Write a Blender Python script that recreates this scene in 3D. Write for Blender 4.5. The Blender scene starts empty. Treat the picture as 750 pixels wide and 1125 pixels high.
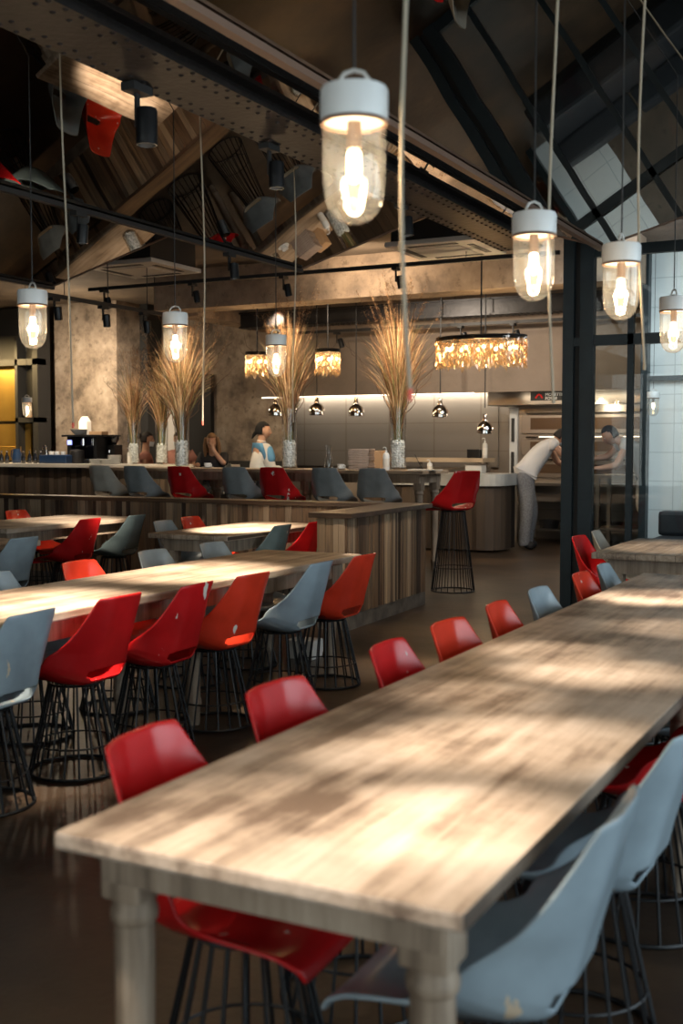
import bpy, bmesh, math, random
from mathutils import Vector, Matrix
R = math.radians
rnd = random.Random(7)
SC = bpy.context.scene
COL = SC.collection

# ---------------------------------------------------------------- camera
cam_d = bpy.data.cameras.new('camera'); cam = bpy.data.objects.new('camera', cam_d); COL.objects.link(cam)
SC.camera = cam
cam_d.sensor_fit = 'VERTICAL'; cam_d.sensor_height = 36.0
cam_d.lens = 1254.0 / 1125.0 * 36.0
cam.location = (0, 0, 1.45)
cam.rotation_euler = (R(90 - 3.354), 0, R(27.4))
cam_d.clip_end = 200
cam_d.dof.use_dof = True
cam_d.dof.focus_distance = 8.5
cam_d.dof.aperture_fstop = 3.2

SC.view_settings.view_transform = 'Standard'
SC.view_settings.look = 'None'
SC.view_settings.gamma = 1.0
SC.view_settings.use_curve_mapping = False
SC.view_settings.exposure = 0.65
try:
    SC.cycles.max_bounces = 10; SC.cycles.transparent_max_bounces = 24
    SC.cycles.use_denoising = True
    SC.cycles.sample_clamp_indirect = 4.0
    SC.cycles.caustics_reflective = False; SC.cycles.caustics_refractive = False
except Exception: pass

# ---------------------------------------------------------------- world
W = bpy.data.worlds.new('world'); SC.world = W; W.use_nodes = True
bg = W.node_tree.nodes['Background']
bg.inputs[0].default_value = (0.62, 0.72, 0.85, 1); bg.inputs[1].default_value = 0.6

def area(name, loc, direc, sx, sy, power, color):
    l = bpy.data.lights.new(name, 'AREA'); l.shape = 'RECTANGLE'; l.size = sx; l.size_y = sy
    l.energy = power; l.color = color
    o = bpy.data.objects.new(name, l); COL.objects.link(o); o.location = loc
    o.rotation_euler = Vector(direc).to_track_quat('-Z', 'Y').to_euler()
    return o
# daylight entering through the glazing to the right and behind the photographer
area('daylight_right_window', (3.35, 3.2, 1.75), (-1, 0, -0.08), 9.0, 2.3, 225, (0.86, 0.93, 1.0))
area('daylight_rear_window', (-2.0, -3.35, 1.75), (0, 1, -0.05), 7.5, 2.3, 105, (1.0, 0.95, 0.88))
area('tile_wall_fill', (-1.6, 11.6, 3.3), (0.0, 0.75, -0.8), 3.2, 1.6, 60, (0.86, 0.94, 1.0))  # added fill for the white tiles beyond the glass, no opening there

def spot(loc, target, power, angle=40, blend=0.7, color=(1.0, 0.78, 0.52), size=0.03):
    l = bpy.data.lights.new('spot_beam', 'SPOT'); l.energy = power; l.spot_size = R(angle); l.spot_blend = blend
    l.color = color; l.shadow_soft_size = size
    o = bpy.data.objects.new('spot_beam', l); COL.objects.link(o); o.location = loc
    o.rotation_euler = (Vector(target) - Vector(loc)).to_track_quat('-Z', 'Y').to_euler()
    return o

def point(loc, power, color=(1.0, 0.72, 0.42), r=0.03, name='point_glow'):
    l = bpy.data.lights.new(name, 'POINT'); l.energy = power; l.color = color; l.shadow_soft_size = r
    o = bpy.data.objects.new(name, l); COL.objects.link(o); o.location = loc
    return o

# ---------------------------------------------------------------- helpers
class MB:
    """collects shapes into one mesh"""
    def __init__(s): s.v = []; s.f = []; s.m = []
    def add(s, vs, fs, mi=0):
        b = len(s.v); s.v += [tuple(v) for v in vs]; s.f += [tuple(i + b for i in f) for f in fs]; s.m += [mi] * len(fs)
        return s
    def box(s, x0, x1, y0, y1, z0, z1, mi=0, bev=0.0):
        if bev > 0:
            return s.bevbox(x0, x1, y0, y1, z0, z1, bev, mi)
        vs = [(x, y, z) for z in (z0, z1) for x, y in ((x0, y0), (x1, y0), (x1, y1), (x0, y1))]
        return s.add(vs, [(3, 2, 1, 0), (4, 5, 6, 7), (0, 1, 5, 4), (1, 2, 6, 5), (2, 3, 7, 6), (3, 0, 4, 7)], mi)
    def bevbox(s, x0, x1, y0, y1, z0, z1, b, mi=0):
        bm = bmesh.new(); bmesh.ops.create_cube(bm, size=1)
        for v in bm.verts:
            v.co = Vector(((x0 + x1) / 2 + v.co.x * (x1 - x0), (y0 + y1) / 2 + v.co.y * (y1 - y0), (z0 + z1) / 2 + v.co.z * (z1 - z0)))
        bmesh.ops.bevel(bm, geom=list(bm.edges), offset=b, segments=2, affect='EDGES', profile=0.6)
        return s.frombm(bm, mi)
    def frombm(s, bm, mi=0):
        bm.verts.index_update()
        s.add([v.co[:] for v in bm.verts], [[v.index for v in f.verts] for f in bm.faces], mi); bm.free(); return s
    def lathe(s, prof, c=(0, 0, 0), n=20, mi=0, axis=None, cap=True):
        vs = []; fs = []
        for (r, z) in prof:
            for k in range(n):
                a = 2 * math.pi * k / n; vs.append(Vector((r * math.cos(a), r * math.sin(a), z)))
        for i in range(len(prof) - 1):
            for k in range(n):
                k2 = (k + 1) % n; fs.append((i * n + k, i * n + k2, (i + 1) * n + k2, (i + 1) * n + k))
        if cap:
            if prof[0][0] > 1e-4: fs.append(tuple(reversed(range(n))))
            if prof[-1][0] > 1e-4: fs.append(tuple((len(prof) - 1) * n + k for k in range(n)))
        if axis is not None:
            q = Vector(axis).to_track_quat('Z', 'Y').to_matrix(); vs = [q @ v for v in vs]
        vs = [v + Vector(c) for v in vs]
        return s.add(vs, fs, mi)
    def cyl(s, c, r, h, n=16, mi=0, axis=None): return s.lathe([(r, 0), (r, h)], c, n, mi, axis)
    def tube(s, pts, r, n=6, mi=0, closed=False):
        pts = [Vector(p) for p in pts]; N = len(pts); vs = []; fs = []
        rr = r if hasattr(r, '__len__') else [r] * N
        up = Vector((0, 0, 1)); pu = None
        for i, p in enumerate(pts):
            if closed: t = pts[(i + 1) % N] - pts[i - 1]
            else: t = pts[min(i + 1, N - 1)] - pts[max(i - 1, 0)]
            t.normalize()
            u = (pu - t * pu.dot(t)) if pu else t.cross(up if abs(t.z) < .9 else Vector((1, 0, 0)))
            if u.length < 1e-6: u = t.orthogonal()
            u.normalize(); pu = u; w = t.cross(u)
            for k in range(n):
                a = 2 * math.pi * k / n; vs.append(p + (u * math.cos(a) + w * math.sin(a)) * rr[i])
        for i in range(N if closed else N - 1):
            j = (i + 1) % N
            for k in range(n):
                k2 = (k + 1) % n; fs.append((i * n + k, i * n + k2, j * n + k2, j * n + k))
        if not closed: fs.append(tuple(reversed(range(n)))); fs.append(tuple((N - 1) * n + k for k in range(n)))
        return s.add(vs, fs, mi)
    def ring(s, c, r, rr, n=28, k=6, mi=0, ry=None):
        return s.tube([(c[0] + r * math.cos(2 * math.pi * i / n), c[1] + (ry or r) * math.sin(2 * math.pi * i / n), c[2]) for i in range(n)], rr, k, mi, True)
    def sphere(s, c, r, n=14, mi=0, sc=(1, 1, 1)):
        m = max(6, n // 2 + 2); vs = []; fs = []
        for i in range(m + 1):
            t = math.pi * i / m
            for k in range(n):
                a = 2 * math.pi * k / n
                vs.append((c[0] + r * sc[0] * math.sin(t) * math.cos(a), c[1] + r * sc[1] * math.sin(t) * math.sin(a), c[2] - r * sc[2] * math.cos(t)))
        for i in range(m):
            for k in range(n):
                k2 = (k + 1) % n; fs.append((i * n + k, i * n + k2, (i + 1) * n + k2, (i + 1) * n + k))
        return s.add(vs, fs, mi)
    def build(s, name, mat, parent=None, smooth=False, loc=None):
        me = bpy.data.meshes.new(name); me.from_pydata(s.v, [], s.f)
        mats = mat if isinstance(mat, (list, tuple)) else [mat]
        for m in mats: me.materials.append(m)
        if len(mats) > 1:
            for p, mi in zip(me.polygons, s.m): p.material_index = mi
        bm = bmesh.new(); bm.from_mesh(me)
        bmesh.ops.remove_doubles(bm, verts=bm.verts, dist=1e-5); 
        if len(bm.faces) < 60000: bmesh.ops.recalc_face_normals(bm, faces=bm.faces)
        bm.to_mesh(me); bm.free()
        if smooth:
            for p in me.polygons: p.use_smooth = True
            try: me.set_sharp_from_angle(angle=R(42))
            except Exception: pass
        o = bpy.data.objects.new(name, me); COL.objects.link(o)
        if parent: o.parent = parent
        if loc: o.location = loc
        return o

def tag(o, label=None, cat=None, group=None, kind=None):
    if label: o['label'] = label
    if cat: o['category'] = cat
    if group: o['group'] = group
    if kind: o['kind'] = kind
    return o
def thing(name, loc, label, cat, group=None, rz=0):
    o = bpy.data.objects.new(name, None); COL.objects.link(o); o.location = loc; o.rotation_euler = (0, 0, rz)
    o.empty_display_size = 0.1
    return tag(o, label, cat, group)
def copy_tree(o, parent=None):
    c = o.copy(); COL.objects.link(c); c.parent = parent
    for ch in list(o.children): copy_tree(ch, c)
    return c
def recolor(o, a, b):
    """swap material a for b on the object and its children (object-level slots)"""
    for x in [o] + list(o.children_recursive):
        if x.type == 'MESH':
            for sl in x.material_slots:
                if sl.material == a: sl.link = 'OBJECT'; sl.material = b

# ---------------------------------------------------------------- materials
def newmat(name):
    m = bpy.data.materials.new(name); m.use_nodes = True
    return m, m.node_tree, m.node_tree.nodes['Principled BSDF']
def flat(name, col, rough=0.5, metal=0.0, bump=0.0, bscale=40, var=0.0, vscale=6, coat=0.0):
    m, nt, p = newmat(name); N = nt.nodes; L = nt.links
    p.inputs['Base Color'].default_value = (*col, 1); p.inputs['Roughness'].default_value = rough; p.inputs['Metallic'].default_value = metal
    if coat: p.inputs['Coat Weight'].default_value = coat; p.inputs['Coat Roughness'].default_value = 0.15
    tc = N.new('ShaderNodeTexCoord')
    if var > 0:
        n = N.new('ShaderNodeTexNoise'); n.inputs['Scale'].default_value = vscale; n.inputs['Detail'].default_value = 6
        L.new(tc.outputs['Object'], n.inputs['Vector'])
        r = N.new('ShaderNodeValToRGB'); r.color_ramp.elements[0].position = .3; r.color_ramp.elements[1].position = .7
        r.color_ramp.elements[0].color = (*[c * (1 - var) for c in col], 1); r.color_ramp.elements[1].color = (*[min(1, c * (1 + var)) for c in col], 1)
        L.new(n.outputs['Fac'], r.inputs['Fac']); L.new(r.outputs['Color'], p.inputs['Base Color'])
    if bump > 0:
        n = N.new('ShaderNodeTexNoise'); n.inputs['Scale'].default_value = bscale; n.inputs['Detail'].default_value = 5
        L.new(tc.outputs['Object'], n.inputs['Vector'])
        b = N.new('ShaderNodeBump'); b.inputs['Strength'].default_value = bump; b.inputs['Distance'].default_value = .01
        L.new(n.outputs['Fac'], b.inputs['Height']); L.new(b.outputs['Normal'], p.inputs['Normal'])
    return m
def emit(name, col, s):
    m, nt, p = newmat(name); p.inputs['Base Color'].default_value = (*col, 1)
    p.inputs['Emission Color'].default_value = (*col, 1); p.inputs['Emission Strength'].default_value = s
    return m
def thin_glass(name, tint=(1, 1, 1), refl=0.5, rough=0.02, ior=1.5, extra=0.0):
    m = bpy.data.materials.new(name); m.use_nodes = True; nt = m.node_tree; N = nt.nodes; L = nt.links; N.clear()
    out = N.new('ShaderNodeOutputMaterial'); mix = N.new('ShaderNodeMixShader'); t = N.new('ShaderNodeBsdfTransparent'); g = N.new('ShaderNodeBsdfGlossy')
    t.inputs[0].default_value = (*tint, 1); g.inputs['Roughness'].default_value = rough
    lw = N.new('ShaderNodeLayerWeight'); lw.inputs['Blend'].default_value = .5; f = N.new('ShaderNodeMath'); f.operation = 'POWER'; f.inputs[1].default_value = 2.4; L.new(lw.outputs['Facing'], f.inputs[0])
    ma = N.new('ShaderNodeMath'); ma.operation = 'MULTIPLY_ADD'; ma.inputs[1].default_value = refl; ma.inputs[2].default_value = extra
    L.new(f.outputs[0], ma.inputs[0]); L.new(ma.outputs[0], mix.inputs[0]); L.new(t.outputs[0], mix.inputs[1]); L.new(g.outputs[0], mix.inputs[2])
    L.new(mix.outputs[0], out.inputs[0]); return m
def wood(name, cols, plank=0.13, along='Y', rough=0.5, stain=0.5, seams=True):
    """worn boards: a tone per plank, stretched grain, blotchy stains"""
    m, nt, p = newmat(name); N = nt.nodes; L = nt.links
    tc = N.new('ShaderNodeTexCoord'); sx = N.new('ShaderNodeSeparateXYZ'); L.new(tc.outputs['Object'], sx.inputs[0])
    across, alongi = ('X', 'Y') if along == 'Y' else (('Y', 'X') if along == 'X' else ('X', 'Z'))
    d = N.new('ShaderNodeMath'); d.operation = 'DIVIDE'; d.inputs[1].default_value = plank; L.new(sx.outputs[across], d.inputs[0])
    fl = N.new('ShaderNodeMath'); fl.operation = 'FLOOR'; L.new(d.outputs[0], fl.inputs[0])
    wn = N.new('ShaderNodeTexWhiteNoise'); wn.noise_dimensions = '1D'; L.new(fl.outputs[0], wn.inputs['W'])
    mp = N.new('ShaderNodeMapping'); L.new(tc.outputs['Object'], mp.inputs[0])
    mp.inputs['Scale'].default_value = {'Y': (22, 1.6, 22), 'X': (1.6, 22, 22), 'Z': (22, 22, 1.6)}[along]
    g = N.new('ShaderNodeTexNoise'); g.inputs['Scale'].default_value = 1; g.inputs['Detail'].default_value = 8; g.inputs['Roughness'].default_value = .65
    L.new(mp.outputs[0], g.inputs['Vector'])
    b = N.new('ShaderNodeTexNoise'); b.inputs['Scale'].default_value = 2.6; b.inputs['Detail'].default_value = 7; b.inputs['Roughness'].default_value = .6
    L.new(tc.outputs['Object'], b.inputs['Vector'])
    a1 = N.new('ShaderNodeMath'); a1.operation = 'MULTIPLY_ADD'; a1.inputs[1].default_value = .7; L.new(g.outputs['Fac'], a1.inputs[0])
    a2 = N.new('ShaderNodeMath'); a2.operation = 'MULTIPLY_ADD'; a2.inputs[1].default_value = stain; a2.inputs[2].default_value = .52 - (.35 + .5 * stain + .07); L.new(b.outputs['Fac'], a2.inputs[0])
    L.new(a2.outputs[0], a1.inputs[2])
    a3 = N.new('ShaderNodeMath'); a3.operation = 'MULTIPLY_ADD'; a3.inputs[1].default_value = .14; L.new(wn.outputs['Value'], a3.inputs[0]); L.new(a1.outputs[0], a3.inputs[2])
    r = N.new('ShaderNodeValToRGB'); e = r.color_ramp.elements
    e[0].position = .34; e[0].color = (*cols[0], 1); e[1].position = .68; e[1].color = (*cols[2], 1)
    x = e.new(.5); x.color = (*cols[1], 1)
    L.new(a3.outputs[0], r.inputs['Fac'])
    colout = r.outputs['Color']
    if seams:
        fr = N.new('ShaderNodeMath'); fr.operation = 'FRACT'; L.new(d.outputs[0], fr.inputs[0])
        lt = N.new('ShaderNodeMath'); lt.operation = 'LESS_THAN'; lt.inputs[1].default_value = .025; L.new(fr.outputs[0], lt.inputs[0])
        mx = N.new('ShaderNodeMix'); mx.data_type = 'RGBA'; L.new(lt.outputs[0], mx.inputs[0]); L.new(colout, mx.inputs[6])
        mx.inputs[7].default_value = (*[c * .45 for c in cols[0]], 1); colout = mx.outputs[2]
    L.new(colout, p.inputs['Base Color'])
    p.inputs['Roughness'].default_value = rough
    bp = N.new('ShaderNodeBump'); bp.inputs['Strength'].default_value = .25; bp.inputs['Distance'].default_value = .004
    L.new(g.outputs['Fac'], bp.inputs['Height']); L.new(bp.outputs['Normal'], p.inputs['Normal'])
    return m
def islandmat(name, cols, rough=0.7, grain=(30, 30, 2), translucent=False):
    """a tone per loose piece (boards, blades)"""
    m, nt, p = newmat(name); N = nt.nodes; L = nt.links
    ge = N.new('ShaderNodeNewGeometry'); tc = N.new('ShaderNodeTexCoord')
    mp = N.new('ShaderNodeMapping'); mp.inputs['Scale'].default_value = grain; L.new(tc.outputs['Object'], mp.inputs[0])
    n = N.new('ShaderNodeTexNoise'); n.inputs['Scale'].default_value = 1; n.inputs['Detail'].default_value = 6; L.new(mp.outputs[0], n.inputs['Vector'])
    a = N.new('ShaderNodeMath'); a.operation = 'MULTIPLY_ADD'; a.inputs[1].default_value = .75; L.new(ge.outputs['Random Per Island'], a.inputs[0])
    h = N.new('ShaderNodeMath'); h.operation = 'MULTIPLY'; h.inputs[1].default_value = .35; L.new(n.outputs['Fac'], h.inputs[0]); L.new(h.outputs[0], a.inputs[2])
    r = N.new('ShaderNodeValToRGB'); e = r.color_ramp.elements; k = len(cols)
    e[0].position = .2; e[0].color = (*cols[0], 1); e[1].position = .85; e[1].color = (*cols[-1], 1)
    for i in range(1, k - 1): x = e.new(.2 + .65 * i / (k - 1)); x.color = (*cols[i], 1)
    L.new(a.outputs[0], r.inputs['Fac']); L.new(r.outputs['Color'], p.inputs['Base Color']); p.inputs['Roughness'].default_value = rough
    return m
def shellmat(name, col, wear=(0.75, 0.7, 0.62), rough=0.27):
    """glossy moulded shell with chips, scratches and slight mottling"""
    m, nt, p = newmat(name); N = nt.nodes; L = nt.links
    tc = N.new('ShaderNodeTexCoord'); oi = N.new('ShaderNodeObjectInfo')
    ad = N.new('ShaderNodeVectorMath'); ad.operation = 'ADD'; L.new(tc.outputs['Object'], ad.inputs[0]); L.new(oi.outputs['Random'], ad.inputs[1])
    n1 = N.new('ShaderNodeTexNoise'); n1.inputs['Scale'].default_value = 5; n1.inputs['Detail'].default_value = 8; L.new(ad.outputs[0], n1.inputs['Vector'])
    r1 = N.new('ShaderNodeValToRGB'); r1.color_ramp.elements[0].position = .3; r1.color_ramp.elements[1].position = .7
    r1.color_ramp.elements[0].color = (*[c * .78 for c in col], 1); r1.color_ramp.elements[1].color = (*[min(1, c * 1.15) for c in col], 1)
    L.new(n1.outputs['Fac'], r1.inputs['Fac'])
    mp = N.new('ShaderNodeMapping'); mp.inputs['Scale'].default_value = (16, 16, 6); L.new(ad.outputs[0], mp.inputs[0])
    n2 = N.new('ShaderNodeTexNoise'); n2.inputs['Scale'].default_value = 1; n2.inputs['Detail'].default_value = 4; L.new(mp.outputs[0], n2.inputs['Vector'])
    r2 = N.new('ShaderNodeValToRGB'); r2.color_ramp.elements[0].position = .70; r2.color_ramp.elements[1].position = .715; L.new(n2.outputs['Fac'], r2.inputs['Fac'])
    mx = N.new('ShaderNodeMix'); mx.data_type = 'RGBA'; L.new(r2.outputs['Color'], mx.inputs[0]); L.new(r1.outputs['Color'], mx.inputs[6]); mx.inputs[7].default_value = (*wear, 1)
    L.new(mx.outputs[2], p.inputs['Base Color']); p.inputs['Roughness'].default_value = rough
    return m
def concrete(name, base, dark, light, scale=1.2, rough=.85, pit=True):
    m, nt, p = newmat(name); N = nt.nodes; L = nt.links
    tc = N.new('ShaderNodeTexCoord')
    n = N.new('ShaderNodeTexNoise'); n.inputs['Scale'].default_value = scale; n.inputs['Detail'].default_value = 9; n.inputs['Roughness'].default_value = .65; L.new(tc.outputs['Object'], n.inputs['Vector'])
    r = N.new('ShaderNodeValToRGB'); e = r.color_ramp.elements; e[0].position = .36; e[0].color = (*dark, 1); e[1].position = .66; e[1].color = (*light, 1); x = e.new(.5); x.color = (*base, 1)
    L.new(n.outputs['Fac'], r.inputs['Fac']); col = r.outputs['Color']
    if pit:
        v = N.new('ShaderNodeTexNoise'); v.inputs['Scale'].default_value = 8; v.inputs['Detail'].default_value = 9; v.inputs['Roughness'].default_value = .7; L.new(tc.outputs['Object'], v.inputs['Vector'])
        r2 = N.new('ShaderNodeValToRGB'); r2.color_ramp.elements[0].position = .56; r2.color_ramp.elements[1].position = .68; L.new(v.outputs['Fac'], r2.inputs['Fac'])
        mx = N.new('ShaderNodeMix'); mx.data_type = 'RGBA'; L.new(r2.outputs['Color'], mx.inputs[0]); L.new(col, mx.inputs[6]); mx.inputs[7].default_value = (*[c * .5 for c in base], 1); col = mx.outputs[2]
    L.new(col, p.inputs['Base Color']); p.inputs['Roughness'].default_value = rough
    b = N.new('ShaderNodeBump'); b.inputs['Strength'].default_value = .5; b.inputs['Distance'].default_value = .03
    L.new(n.outputs['Fac'], b.inputs['Height']); L.new(b.outputs['Normal'], p.inputs['Normal'])
    return m
def tiles(name, col, grout, sx, sz, axis='XZ', rough=.25):
    m, nt, p = newmat(name); N = nt.nodes; L = nt.links
    tc = N.new('ShaderNodeTexCoord'); s = N.new('ShaderNodeSeparateXYZ'); L.new(tc.outputs['Object'], s.inputs[0])
    outs = []
    for ax, sc in ((axis[0], sx), (axis[1], sz)):
        d = N.new('ShaderNodeMath'); d.operation = 'DIVIDE'; d.inputs[1].default_value = sc; L.new(s.outputs[ax], d.inputs[0])
        f = N.new('ShaderNodeMath'); f.operation = 'FRACT'; L.new(d.outputs[0], f.inputs[0])
        l = N.new('ShaderNodeMath'); l.operation = 'LESS_THAN'; l.inputs[1].default_value = .03; L.new(f.outputs[0], l.inputs[0]); outs.append(l.outputs[0])
    a = N.new('ShaderNodeMath'); a.operation = 'MAXIMUM'; L.new(outs[0], a.inputs[0]); L.new(outs[1], a.inputs[1])
    mx = N.new('ShaderNodeMix'); mx.data_type = 'RGBA'; L.new(a.outputs[0], mx.inputs[0]); mx.inputs[6].default_value = (*col, 1); mx.inputs[7].default_value = (*grout, 1)
    L.new(mx.outputs[2], p.inputs['Base Color']); p.inputs['Roughness'].default_value = rough
    return m

M = {}
M['floor'] = concrete('floor_stained_concrete', (.05, .032, .020), (.02, .014, .010), (.105, .064, .036), .9, .38, False)
M['conc'] = concrete('rough_concrete', (.29, .23, .175), (.12, .095, .075), (.44, .365, .29), 2.4)
M['conc2'] = concrete('smooth_plaster', (.27, .215, .17), (.22, .175, .135), (.31, .25, .2), .8, .8, False)
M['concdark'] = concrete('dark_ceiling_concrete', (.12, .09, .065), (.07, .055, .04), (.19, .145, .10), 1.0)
M['beamconc'] = concrete('beam_concrete', (.34, .25, .175), (.2, .15, .11), (.46, .35, .25), 2.2)
M['table'] = wood('worn_oak', ((.16, .11, .075), (.38, .285, .205), (.58, .47, .37)), .125, 'Y', .48, .75)
M['tablex'] = wood('worn_oak_end', ((.20, .14, .09), (.36, .27, .19), (.52, .41, .31)), .3, 'X', .5, .5, False)
M['tablefront'] = wood('stained_worn_oak', ((.15, .105, .078), (.43, .335, .26), (.64, .53, .44)), .4, 'Y', .42, .9, False)
M['edgewood'] = wood('dark_edge', ((.035, .022, .015), (.085, .058, .04), (.19, .14, .10)), .4, 'Y', .6, .7, False)
M['leg'] = wood('grey_oak_leg', ((.14, .10, .07), (.28, .21, .15), (.44, .35, .265)), .3, 'Z', .55, .5, False)
M['slat'] = islandmat('reclaimed_slats', [(.03, .017, .010), (.08, .045, .025), (.18, .105, .056), (.11, .075, .05), (.28, .175, .095), (.17, .12, .08), (.36, .25, .155)], .75, (34, 34, 2.2))
M['slatdark'] = islandmat('dark_slats', [(.018, .012, .008), (.05, .032, .02), (.11, .072, .045), (.075, .055, .04)], .7, (34, 34, 2.2))
M['capwood'] = wood('dark_cap_wood', ((.03, .018, .012), (.06, .036, .022), (.12, .075, .045)), .4, 'X', .35, .5, False)
M['kick'] = flat('worn_kick_board', (.13, .11, .09), .7, var=.4, vscale=9)
M['red'] = shellmat('red_shell', (.56, .012, .014))
M['orange'] = shellmat('lit_red_shell', (.68, .045, .018))  # copy of the red shell, colour brightened as if standing in light
M['blue'] = shellmat('blue_grey_shell', (.29, .365, .415), (.62, .5, .36))
M['grey'] = shellmat('grey_shell', (.29, .31, .31), (.6, .5, .38))
M['teal'] = shellmat('dark_teal_shell', (.11, .15, .155), (.4, .35, .3))
M['cream'] = shellmat('cream_shell', (.55, .50, .42), (.3, .25, .2))
M['black'] = flat('black_powder_coat', (.012, .013, .015), .38, .3)
M['blackmatte'] = flat('matte_black', (.015, .015, .015), .6)
M['steelgreen'] = flat('blue_black_painted_steel', (.018, .030, .036), .45, .2, .15, 30, .2, 4)
M['girder'] = flat('grey_black_painted_iron', (.022, .021, .022), .5, .4, .3, 25, .3, 5)
M['trim'] = flat('brown_mirror_edge', (.20, .13, .095), .5, .2)
M['white'] = flat('white_ceramic', (.80, .81, .80), .3)
M['offwhite'] = flat('off_white', (.62, .60, .56), .45)
M['pebble'] = islandmat('white_pebbles', [(.55, .56, .55), (.8, .81, .8), (.92, .93, .92)], .5)
M['steel'] = flat('brushed_stainless', (.36, .32, .28), .32, .95, .1, 60, .12, 3)
M['steelpanel'] = flat('warm_steel_sheet', (.24, .20, .165), .42, .75, .05, 50, .12, 1.5)
M['chrome'] = flat('chrome', (.75, .7, .66), .08, 1.0)
M['brass'] = flat('brass_sheet', (.62, .40, .10), .38, .9, .1, 20, .15, 2)
M['marble'] = flat('pale_stone_top', (.55, .55, .52), .35, 0, 0, 1, .12, 5)
M['bartop'] = flat('cream_stone_top', (.66, .60, .52), .3, 0, 0, 1, .08, 4)
M['glass'] = thin_glass('jar_glass', (.95, .93, .90), .8, .03, 1.5, .07)
def milky(m, amt, col=(.9, .88, .84)):  # milky share mixed in to brighten the glass like a soft glow
    nt = m.node_tree; N = nt.nodes; L = nt.links; out = [n for n in N if n.type == 'OUTPUT_MATERIAL'][0]; src = out.inputs[0].links[0].from_socket
    d = N.new('ShaderNodeBsdfDiffuse'); d.inputs[0].default_value = (*col, 1); t = N.new('ShaderNodeBsdfTranslucent'); t.inputs[0].default_value = (*col, 1)
    a = N.new('ShaderNodeMixShader'); L.new(d.outputs[0], a.inputs[1]); L.new(t.outputs[0], a.inputs[2]); b = N.new('ShaderNodeMixShader'); b.inputs[0].default_value = amt
    L.new(src, b.inputs[1]); L.new(a.outputs[0], b.inputs[2]); L.new(b.outputs[0], out.inputs[0])
milky(M['glass'], .045, (.8, .84, .86))
M['pane'] = thin_glass('window_glass', (.86, .9, .9), 1.1, .0, 1.5, .02)
M['vase'] = thin_glass('vase_glass', (.985, .99, .985), .8, .02, 1.5, .03)
M['bottle'] = flat('dark_bottle_glass', (.012, .014, .02), .1, 0, coat=1)
M['navy'] = flat('navy_plastic', (.012, .035, .09), .35)
M['bulb'] = emit('bulb_filament', (1.0, .72, .42), 13)
M['bulbwhite'] = emit('bulb_core', (1.0, .78, .5), 14)
M['tip'] = emit('warm_glass_tip', (1.0, .62, .32), 1.6)
M['led'] = emit('led_strip', (1.0, .82, .6), 3.5)
M['lens'] = emit('spot_lens', (1.0, .82, .6), 5)
M['cord'] = flat('jute_cord', (.42, .36, .27), .8)
M['redplastic'] = flat('coral_plastic', (.75, .12, .08), .4)
M['cable'] = flat('black_cable', (.01, .01, .01), .5)
M['grass'] = islandmat('dried_grass', [(.08, .034, .014), (.22, .10, .04), (.36, .18, .08), (.50, .29, .145), (.74, .54, .33)], .7, (3, 3, 3))
M['grassgreen'] = islandmat('green_stems', [(.07, .09, .03), (.16, .17, .06), (.3, .26, .11)], .7, (3, 3, 3))
M['twig'] = flat('twisted_twig', (.09, .05, .03), .7)
M['leather'] = flat('dark_upholstery', (.02, .024, .03), .5)
M['skin'] = flat('skin', (.55, .32, .22), .5)
M['skin2'] = flat('tanned_skin', (.42, .23, .15), .5)
M['hair'] = flat('dark_hair', (.012, .008, .007), .7)
M['blond'] = flat('light_brown_hair', (.22, .12, .055), .5)
M['pink'] = flat('dusty_pink_cloth', (.38, .17, .13), .8)
M['blackcloth'] = flat('black_cloth', (.015, .015, .018), .8)
M['blackcap'] = flat('black_cap_cloth', (.006, .006, .007), .95)
M['whitecloth'] = flat('white_cloth', (.72, .71, .70), .8)
M['bluecloth'] = flat('light_blue_cloth', (.10, .28, .50), .8)
M['greypants'] = flat('checked_grey_cloth', (.20, .20, .21), .8, 0, 0, 1, .3, 60)
M['mask'] = flat('pale_face_mask', (.55, .62, .68), .8)
M['menu'] = islandmat('patterned_paper', [(.10, .07, .06), (.24, .18, .15), (.40, .33, .29)], .7, (30, 30, 30))
M['paper'] = flat('white_paper', (.75, .72, .66), .8)
M['cardboard'] = flat('kraft_board', (.35, .22, .12), .8)
M['whitetile'] = tiles('white_wall_tile', (.80, .84, .83), (.55, .6, .6), .34, .34)
M['steeltile'] = tiles('steel_backsplash', (.27, .245, .22), (.22, .19, .16), .8, .45, 'XZ', .35)
M['steeltile'].node_tree.nodes['Principled BSDF'].inputs['Metallic'].default_value = .6
M['logo_red'] = flat('logo_red', (.65, .02, .02), .4)

# mirrored ceiling: slightly bronzed, gently wavy
def mirror():
    m, nt, p = newmat('bronze_mirror'); N = nt.nodes; L = nt.links
    p.inputs['Base Color'].default_value = (.43, .40, .365, 1); p.inputs['Metallic'].default_value = 1; p.inputs['Roughness'].default_value = .015
    tc = N.new('ShaderNodeTexCoord'); n = N.new('ShaderNodeTexNoise'); n.inputs['Scale'].default_value = .9; n.inputs['Detail'].default_value = 1
    L.new(tc.outputs['Object'], n.inputs['Vector']); b = N.new('ShaderNodeBump'); b.inputs['Strength'].default_value = .05; b.inputs['Distance'].default_value = .05
    L.new(n.outputs['Fac'], b.inputs['Height']); L.new(b.outputs['Normal'], p.inputs['Normal']); return m
M['mirror'] = mirror()

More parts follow.
